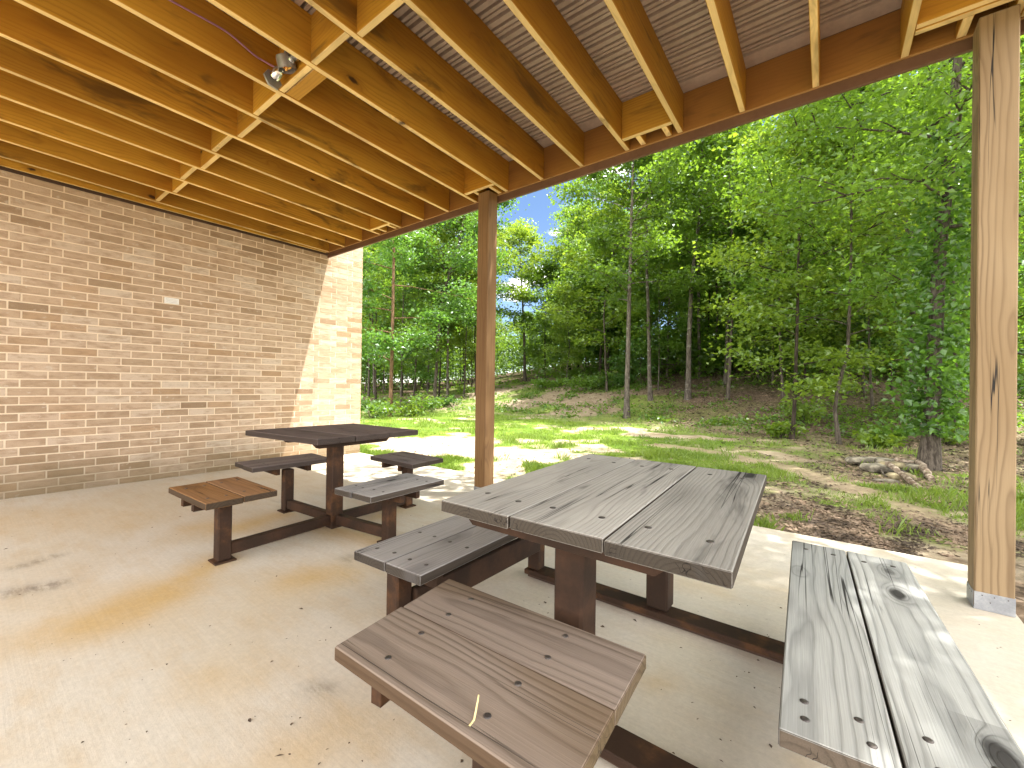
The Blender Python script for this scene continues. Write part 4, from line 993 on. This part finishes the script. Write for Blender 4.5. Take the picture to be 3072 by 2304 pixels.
# low plants: countable shrubs and the ground cover
def shrub(px, py, r, hgt, nl, ls, leaf, label, seed, base=None):
    b = on_ground(px, py) if base is None else base; rng = np.random.default_rng(seed); W = Acc(); C = []
    for k in range(9):
        az = rng.uniform(0, 6.28); e = np.array([math.cos(az) * r * rng.uniform(.3, 1), math.sin(az) * r * rng.uniform(.3, 1), hgt * rng.uniform(.5, 1.)])
        W.add(*tube_np(np.array([[0, 0, -.03], e * (.4, .4, .55), e]), np.array([.009, .007, .003]), 5))
        for u in (.5, .75, 1.): C.append(e * u)
    C = np.array(C); idx = rng.integers(0, len(C), nl)
    LV, LF = leaves(C[idx] + rng.normal(size=(nl, 3)) * (r * .2, r * .2, hgt * .12), ls * rng.uniform(.6, 1.3, nl))
    t = empty('shrub', tuple(b), label, 'shrub')
    wv, wf = W.get(); mesh_np('stem', wv, wf, MAT['bark'], t, smooth=True)
    mesh_np('foliage', LV, LF, leaf, t, attrs=[('rnd', 'FACE', 'FLOAT', rng.random(nl))])
shrub(1115, 1255, .9, .7, 600, .12, MAT['leaf'], 'leafy shrub at the foot of the wood touching the brick wall edge', 1)
shrub(1225, 1250, .7, .45, 450, .12, MAT['leaf_y'], 'low bright shrub just right of the orange barked trunk', 2)
shrub(1268, 1236, .9, .7, 600, .12, MAT['leaf'], 'green shrub left of the forked leaning trunk', 3)
shrub(1335, 1220, .8, .5, 500, .12, MAT['leaf_b'], 'green shrub at the foot of the pale spotted trunk', 4)
shrub(1395, 1180, .7, .6, 450, .12, MAT['leaf_y'], 'small bush left of the middle post at the wood edge', 5)
shrub(1640, 1166, 1.2, .5, 900, .13, MAT['leaf'], 'spreading low bush on the bank right of the middle post', 6)
shrub(1760, 1172, 1.3, .8, 1400, .12, MAT['leaf'], 'broad dark green bush in the middle of the bank', 7)
shrub(1850, 1160, 1.1, .7, 1100, .12, MAT['leaf_b'], 'dark bush left of the banded trunk', 8)
shrub(1730, 1098, .8, 1.3, 700, .16, MAT['leaf_y'], 'bright sapling bush at the top of the bank', 9)
shrub(2420, 1270, .55, .6, 500, .10, MAT['leaf_y'], 'yellow green bush behind the young tree with sprays', 10)
shrub(2620, 1345, .45, .30, 420, .10, MAT['leaf_y'], 'fern like bright plant behind the log pile', 11)
shrub(2660, 1330, .45, .35, 420, .10, MAT['leaf'], 'green plant right of the fern like plant', 12)
shrub(2840, 1335, .40, .45, 300, .10, MAT['leaf_y'], 'small yellow green plant right of the ivy covered trunk', 13)
shrub(2350, 1315, .40, .35, 350, .10, MAT['leaf_y'], 'sprouting shoots at the base of the dark young tree', 14)
x, y, d = scatter(26000, 6., 34, -.5, 1.35, lambda g, l, t, d: sst(d, np.interp(.4, _a, _foot) - 4, 13) * (.30 + .5 * g) * (fbm(d * 3., d, 3) > .2) * np.where(d > 8.2, 1, 0) * .45)
dd, ll, aa_ = dl(x, y); ok = (dd > np.interp(aa_, _a, _foot) + .4) & (fbm(x * .6, y * .6, 71, 3) > .40); x, y, d = x[ok], y[ok], d[ok]
k = 16; n = len(x) * k
C = np.c_[np.repeat(x, k) + RNG.normal(0, .17, n), np.repeat(y, k) + RNG.normal(0, .17, n), 0 * np.repeat(x, k)]; C[:, 2] = gz(C[:, 0], C[:, 1]) + np.abs(RNG.normal(.05, .07, n))
LV, LF = leaves(C, (.05 + .0035 * np.repeat(d, k)) * RNG.uniform(.6, 1.3, n), 1.2)
tag(mesh_np('ground_cover', LV, LF, MAT['leaf'], attrs=[('rnd', 'FACE', 'FLOAT', RNG.random(n))]), 'low green seedlings and weeds growing over the wooded bank', 'ground cover', kind='stuff')

# ------------------------------------------------------------------ log and stone pile
def lump(name, c, size, rot, mat, label, cat, seed, group='logs and stones in the pile'):
    rng = np.random.default_rng(seed); n1, n2 = 16, 10; vs = []; fs = []
    ca, sa = math.cos(rot), math.sin(rot)
    for i in range(n2 + 1):
        ph = math.pi * i / n2
        for j in range(n1):
            th = 2 * math.pi * j / n1
            v = np.array([math.sin(ph) * math.cos(th), math.sin(ph) * math.sin(th), math.cos(ph)])
            v = np.sign(v) * np.abs(v) ** .42
            k = 1 + .55 * (fbm(v[0] * 1.7 + seed * 3, v[1] * 1.7 + v[2] * 2.3, seed, 3) - .5)
            v = v * np.array(size) * k * .5
            vs.append((c[0] + v[0] * ca - v[1] * sa, c[1] + v[0] * sa + v[1] * ca, c[2] + v[2]))
    for i in range(n2):
        for j in range(n1): j2 = (j + 1) % n1; fs.append((i * n1 + j, (i + 1) * n1 + j, (i + 1) * n1 + j2, i * n1 + j2))
    m = MB(); m.add(vs, fs, smooth=True); tag(m.build(name, mat), label, cat, group)
def gp(px, py, dz=0.): p = on_ground(px, py); return np.array([p[0], p[1], p[2] + dz])
vd = math.atan2(RH[1], RH[0])      # bearing of "to the right" in the view
for k, (px, py, dz, size, rot, mt, lab) in enumerate((
    (2612, 1396, .07, (.66, .26, .10), -.15, 'rock', 'long pale flat stone at the back left of the pile'),
    (2632, 1416, .06, (.40, .24, .11), .12, 'rock', 'grey rough stone at the left front of the pile'),
    (2674, 1416, .10, (.36, .17, .09), .22, 'rock_y', 'yellowish smooth stone in the middle of the pile'),
    (2706, 1398, .06, (.30, .2, .09), .3, 'rock', 'small stone at the back right of the pile'),
    (2702, 1438, .04, (.30, .2, .08), -.2, 'rock_y', 'low yellow stone under the leaning log'),
    (2658, 1447, .02, (.26, .1, .04), -.2, 'rock', 'flat sliver of stone in the grass at the pile front'),
    (2735, 1412, .05, (.32, .22, .09), .05, 'rock', 'grey stone between the pile and the ivy trunk'),
    (2690, 1404, .03, (.42, .24, .12), -.05, 'rock', 'dark low stone half hidden in the middle of the pile'))):
    lump('stone', gp(px, py, dz), size, vd + rot, MAT[mt], lab, 'stone', k + 1)
def log(p, q, r, mat, label, seed):
    rng = np.random.default_rng(seed); n = 9; pts = [lerp(p, q, t) + np.r_[rng.normal(0, .012, 2), 0] for t in np.linspace(0, 1, n)]
    m = MB(); m.tube(pts, [r * (1 - .25 * t) * rng.uniform(.9, 1.1) for t in np.linspace(0, 1, n)], 10); tag(m.build('log', mat), label, 'log', 'logs and stones in the pile')
log(gp(2662, 1420, .14), gp(2765, 1472, .02), .038, MAT['log'], 'long pale log sloping down to the right in front of the pile', 1)
log(gp(2755, 1405, .10), gp(2795, 1448, .03), .05, MAT['log'], 'short thick log lying at the foot of the ivy covered tree', 2)
log(gp(2620, 1400, .12), gp(2658, 1436, .03), .014, MAT['bark'], 'thin stick leaning across the stones', 3)
log(gp(2700, 1425, .05), gp(2744, 1455, .02), .04, MAT['bark_d'], 'dark rotten log at the hollow beside the stones', 4)
log(gp(2575, 1392, .03), gp(2660, 1412, .10), .03, MAT['bark'], 'grey log along the back left edge of the pile', 6)
log(gp(2690, 1412, .16), gp(2745, 1404, .08), .032, MAT['log'], 'short log lying across the top of the pile', 7)
log(gp(2830, 1398, .03), gp(2890, 1420, .03), .012, MAT['log'], 'thin pale stick on the ground right of the ivy trunk', 5)

# ------------------------------------------------------------------ light
SUN = np.array([.30, .215, 1.]); SUN /= np.linalg.norm(SUN)
EL = math.asin(SUN[2]); AZ = math.atan2(SUN[0], SUN[1])
sd = bpy.data.lights.new('sun', 'SUN'); so = bpy.data.objects.new('sun', sd); COL.objects.link(so)
sd.energy = 2.9; sd.angle = R(.53); sd.color = (1., .97, .91)
so.rotation_euler = Vector(SUN).to_track_quat('Z', 'Y').to_euler(); so.location = (3, 3, 20)
w = bpy.data.worlds.new('World'); sc.world = w; w.use_nodes = True; nt = w.node_tree
bg = nt.nodes['Background']; sky = nt.nodes.new('ShaderNodeTexSky'); sky.sky_type = 'NISHITA'; sky.sun_disc = False
sky.sun_elevation = EL; sky.sun_rotation = AZ; sky.altitude = 300; sky.air_density = .9; sky.dust_density = .0; sky.ozone_density = 3.0
# small puffs over the wood; bright unseen cloud added elsewhere as neutral fill light
tc = nt.nodes.new('ShaderNodeTexCoord').outputs['Generated']
def wn(typ, **kw):
    x = nt.nodes.new(typ)
    for k, v in kw.items(): setattr(x, k, v)
    return x
def wnoise(scale, loc, detail, st=(1, 1, 1)):
    mp = wn('ShaderNodeMapping'); mp.inputs['Scale'].default_value = [scale * q for q in st]; mp.inputs['Location'].default_value = loc
    no = wn('ShaderNodeTexNoise'); no.inputs['Detail'].default_value = detail; no.inputs['Scale'].default_value = 1.; no.inputs['Roughness'].default_value = .55
    nt.links.new(tc, mp.inputs[0]); nt.links.new(mp.outputs[0], no.inputs['Vector']); return no.outputs[0]
def wmap(v, a, b_, lo=0., hi=1.):
    m_ = wn('ShaderNodeMapRange', interpolation_type='SMOOTHSTEP'); nt.links.new(v, m_.inputs[0])
    for i, q in enumerate((a, b_, lo, hi)): m_.inputs[i + 1].default_value = q
    return m_.outputs[0]
def wmath(op, a, b_):
    m_ = wn('ShaderNodeMath', operation=op)
    for i, q in enumerate((a, b_)):
        if isinstance(q, bpy.types.NodeSocket): nt.links.new(q, m_.inputs[i])
        else: m_.inputs[i].default_value = q
    return m_.outputs[0]
dt = wn('ShaderNodeVectorMath', operation='DOT_PRODUCT'); nt.links.new(tc, dt.inputs[0]); cdir = Vector((-.42, .84, .36)).normalized(); dt.inputs[1].default_value = cdir
clear = wmap(dt.outputs['Value'], .50, .76, 0., .42)
big = wmap(wmath('SUBTRACT', wnoise(2.3, (3.1, .7, 1.9), 6), clear), .36, .50, 0., .92)
puff = wmap(wnoise(7., (1.3, .2, 4.1), 6, (1, 1, 2.1)), .58, .70, 0., .8)
cov = wmath('MAXIMUM', big, puff)
mx = wn('ShaderNodeMix', data_type='RGBA'); mx.inputs[7].default_value = (29, 27.8, 26.3, 1)
nt.links.new(cov, mx.inputs[0]); nt.links.new(sky.outputs[0], mx.inputs[6]); nt.links.new(mx.outputs[2], bg.inputs[0])
bg.inputs[1].default_value = .043
vs_ = sc.view_settings; sc.display_settings.display_device = 'sRGB'; vs_.view_transform = 'Standard'; vs_.look = 'None'; vs_.gamma = 1; vs_.exposure = 2.48; vs_.use_curve_mapping = False
sc.cycles.max_bounces = 10; sc.cycles.diffuse_bounces = 7; sc.cycles.glossy_bounces = 3; sc.cycles.transmission_bounces = 4
sc.cycles.use_denoising = True; sc.cycles.sample_clamp_indirect = 8
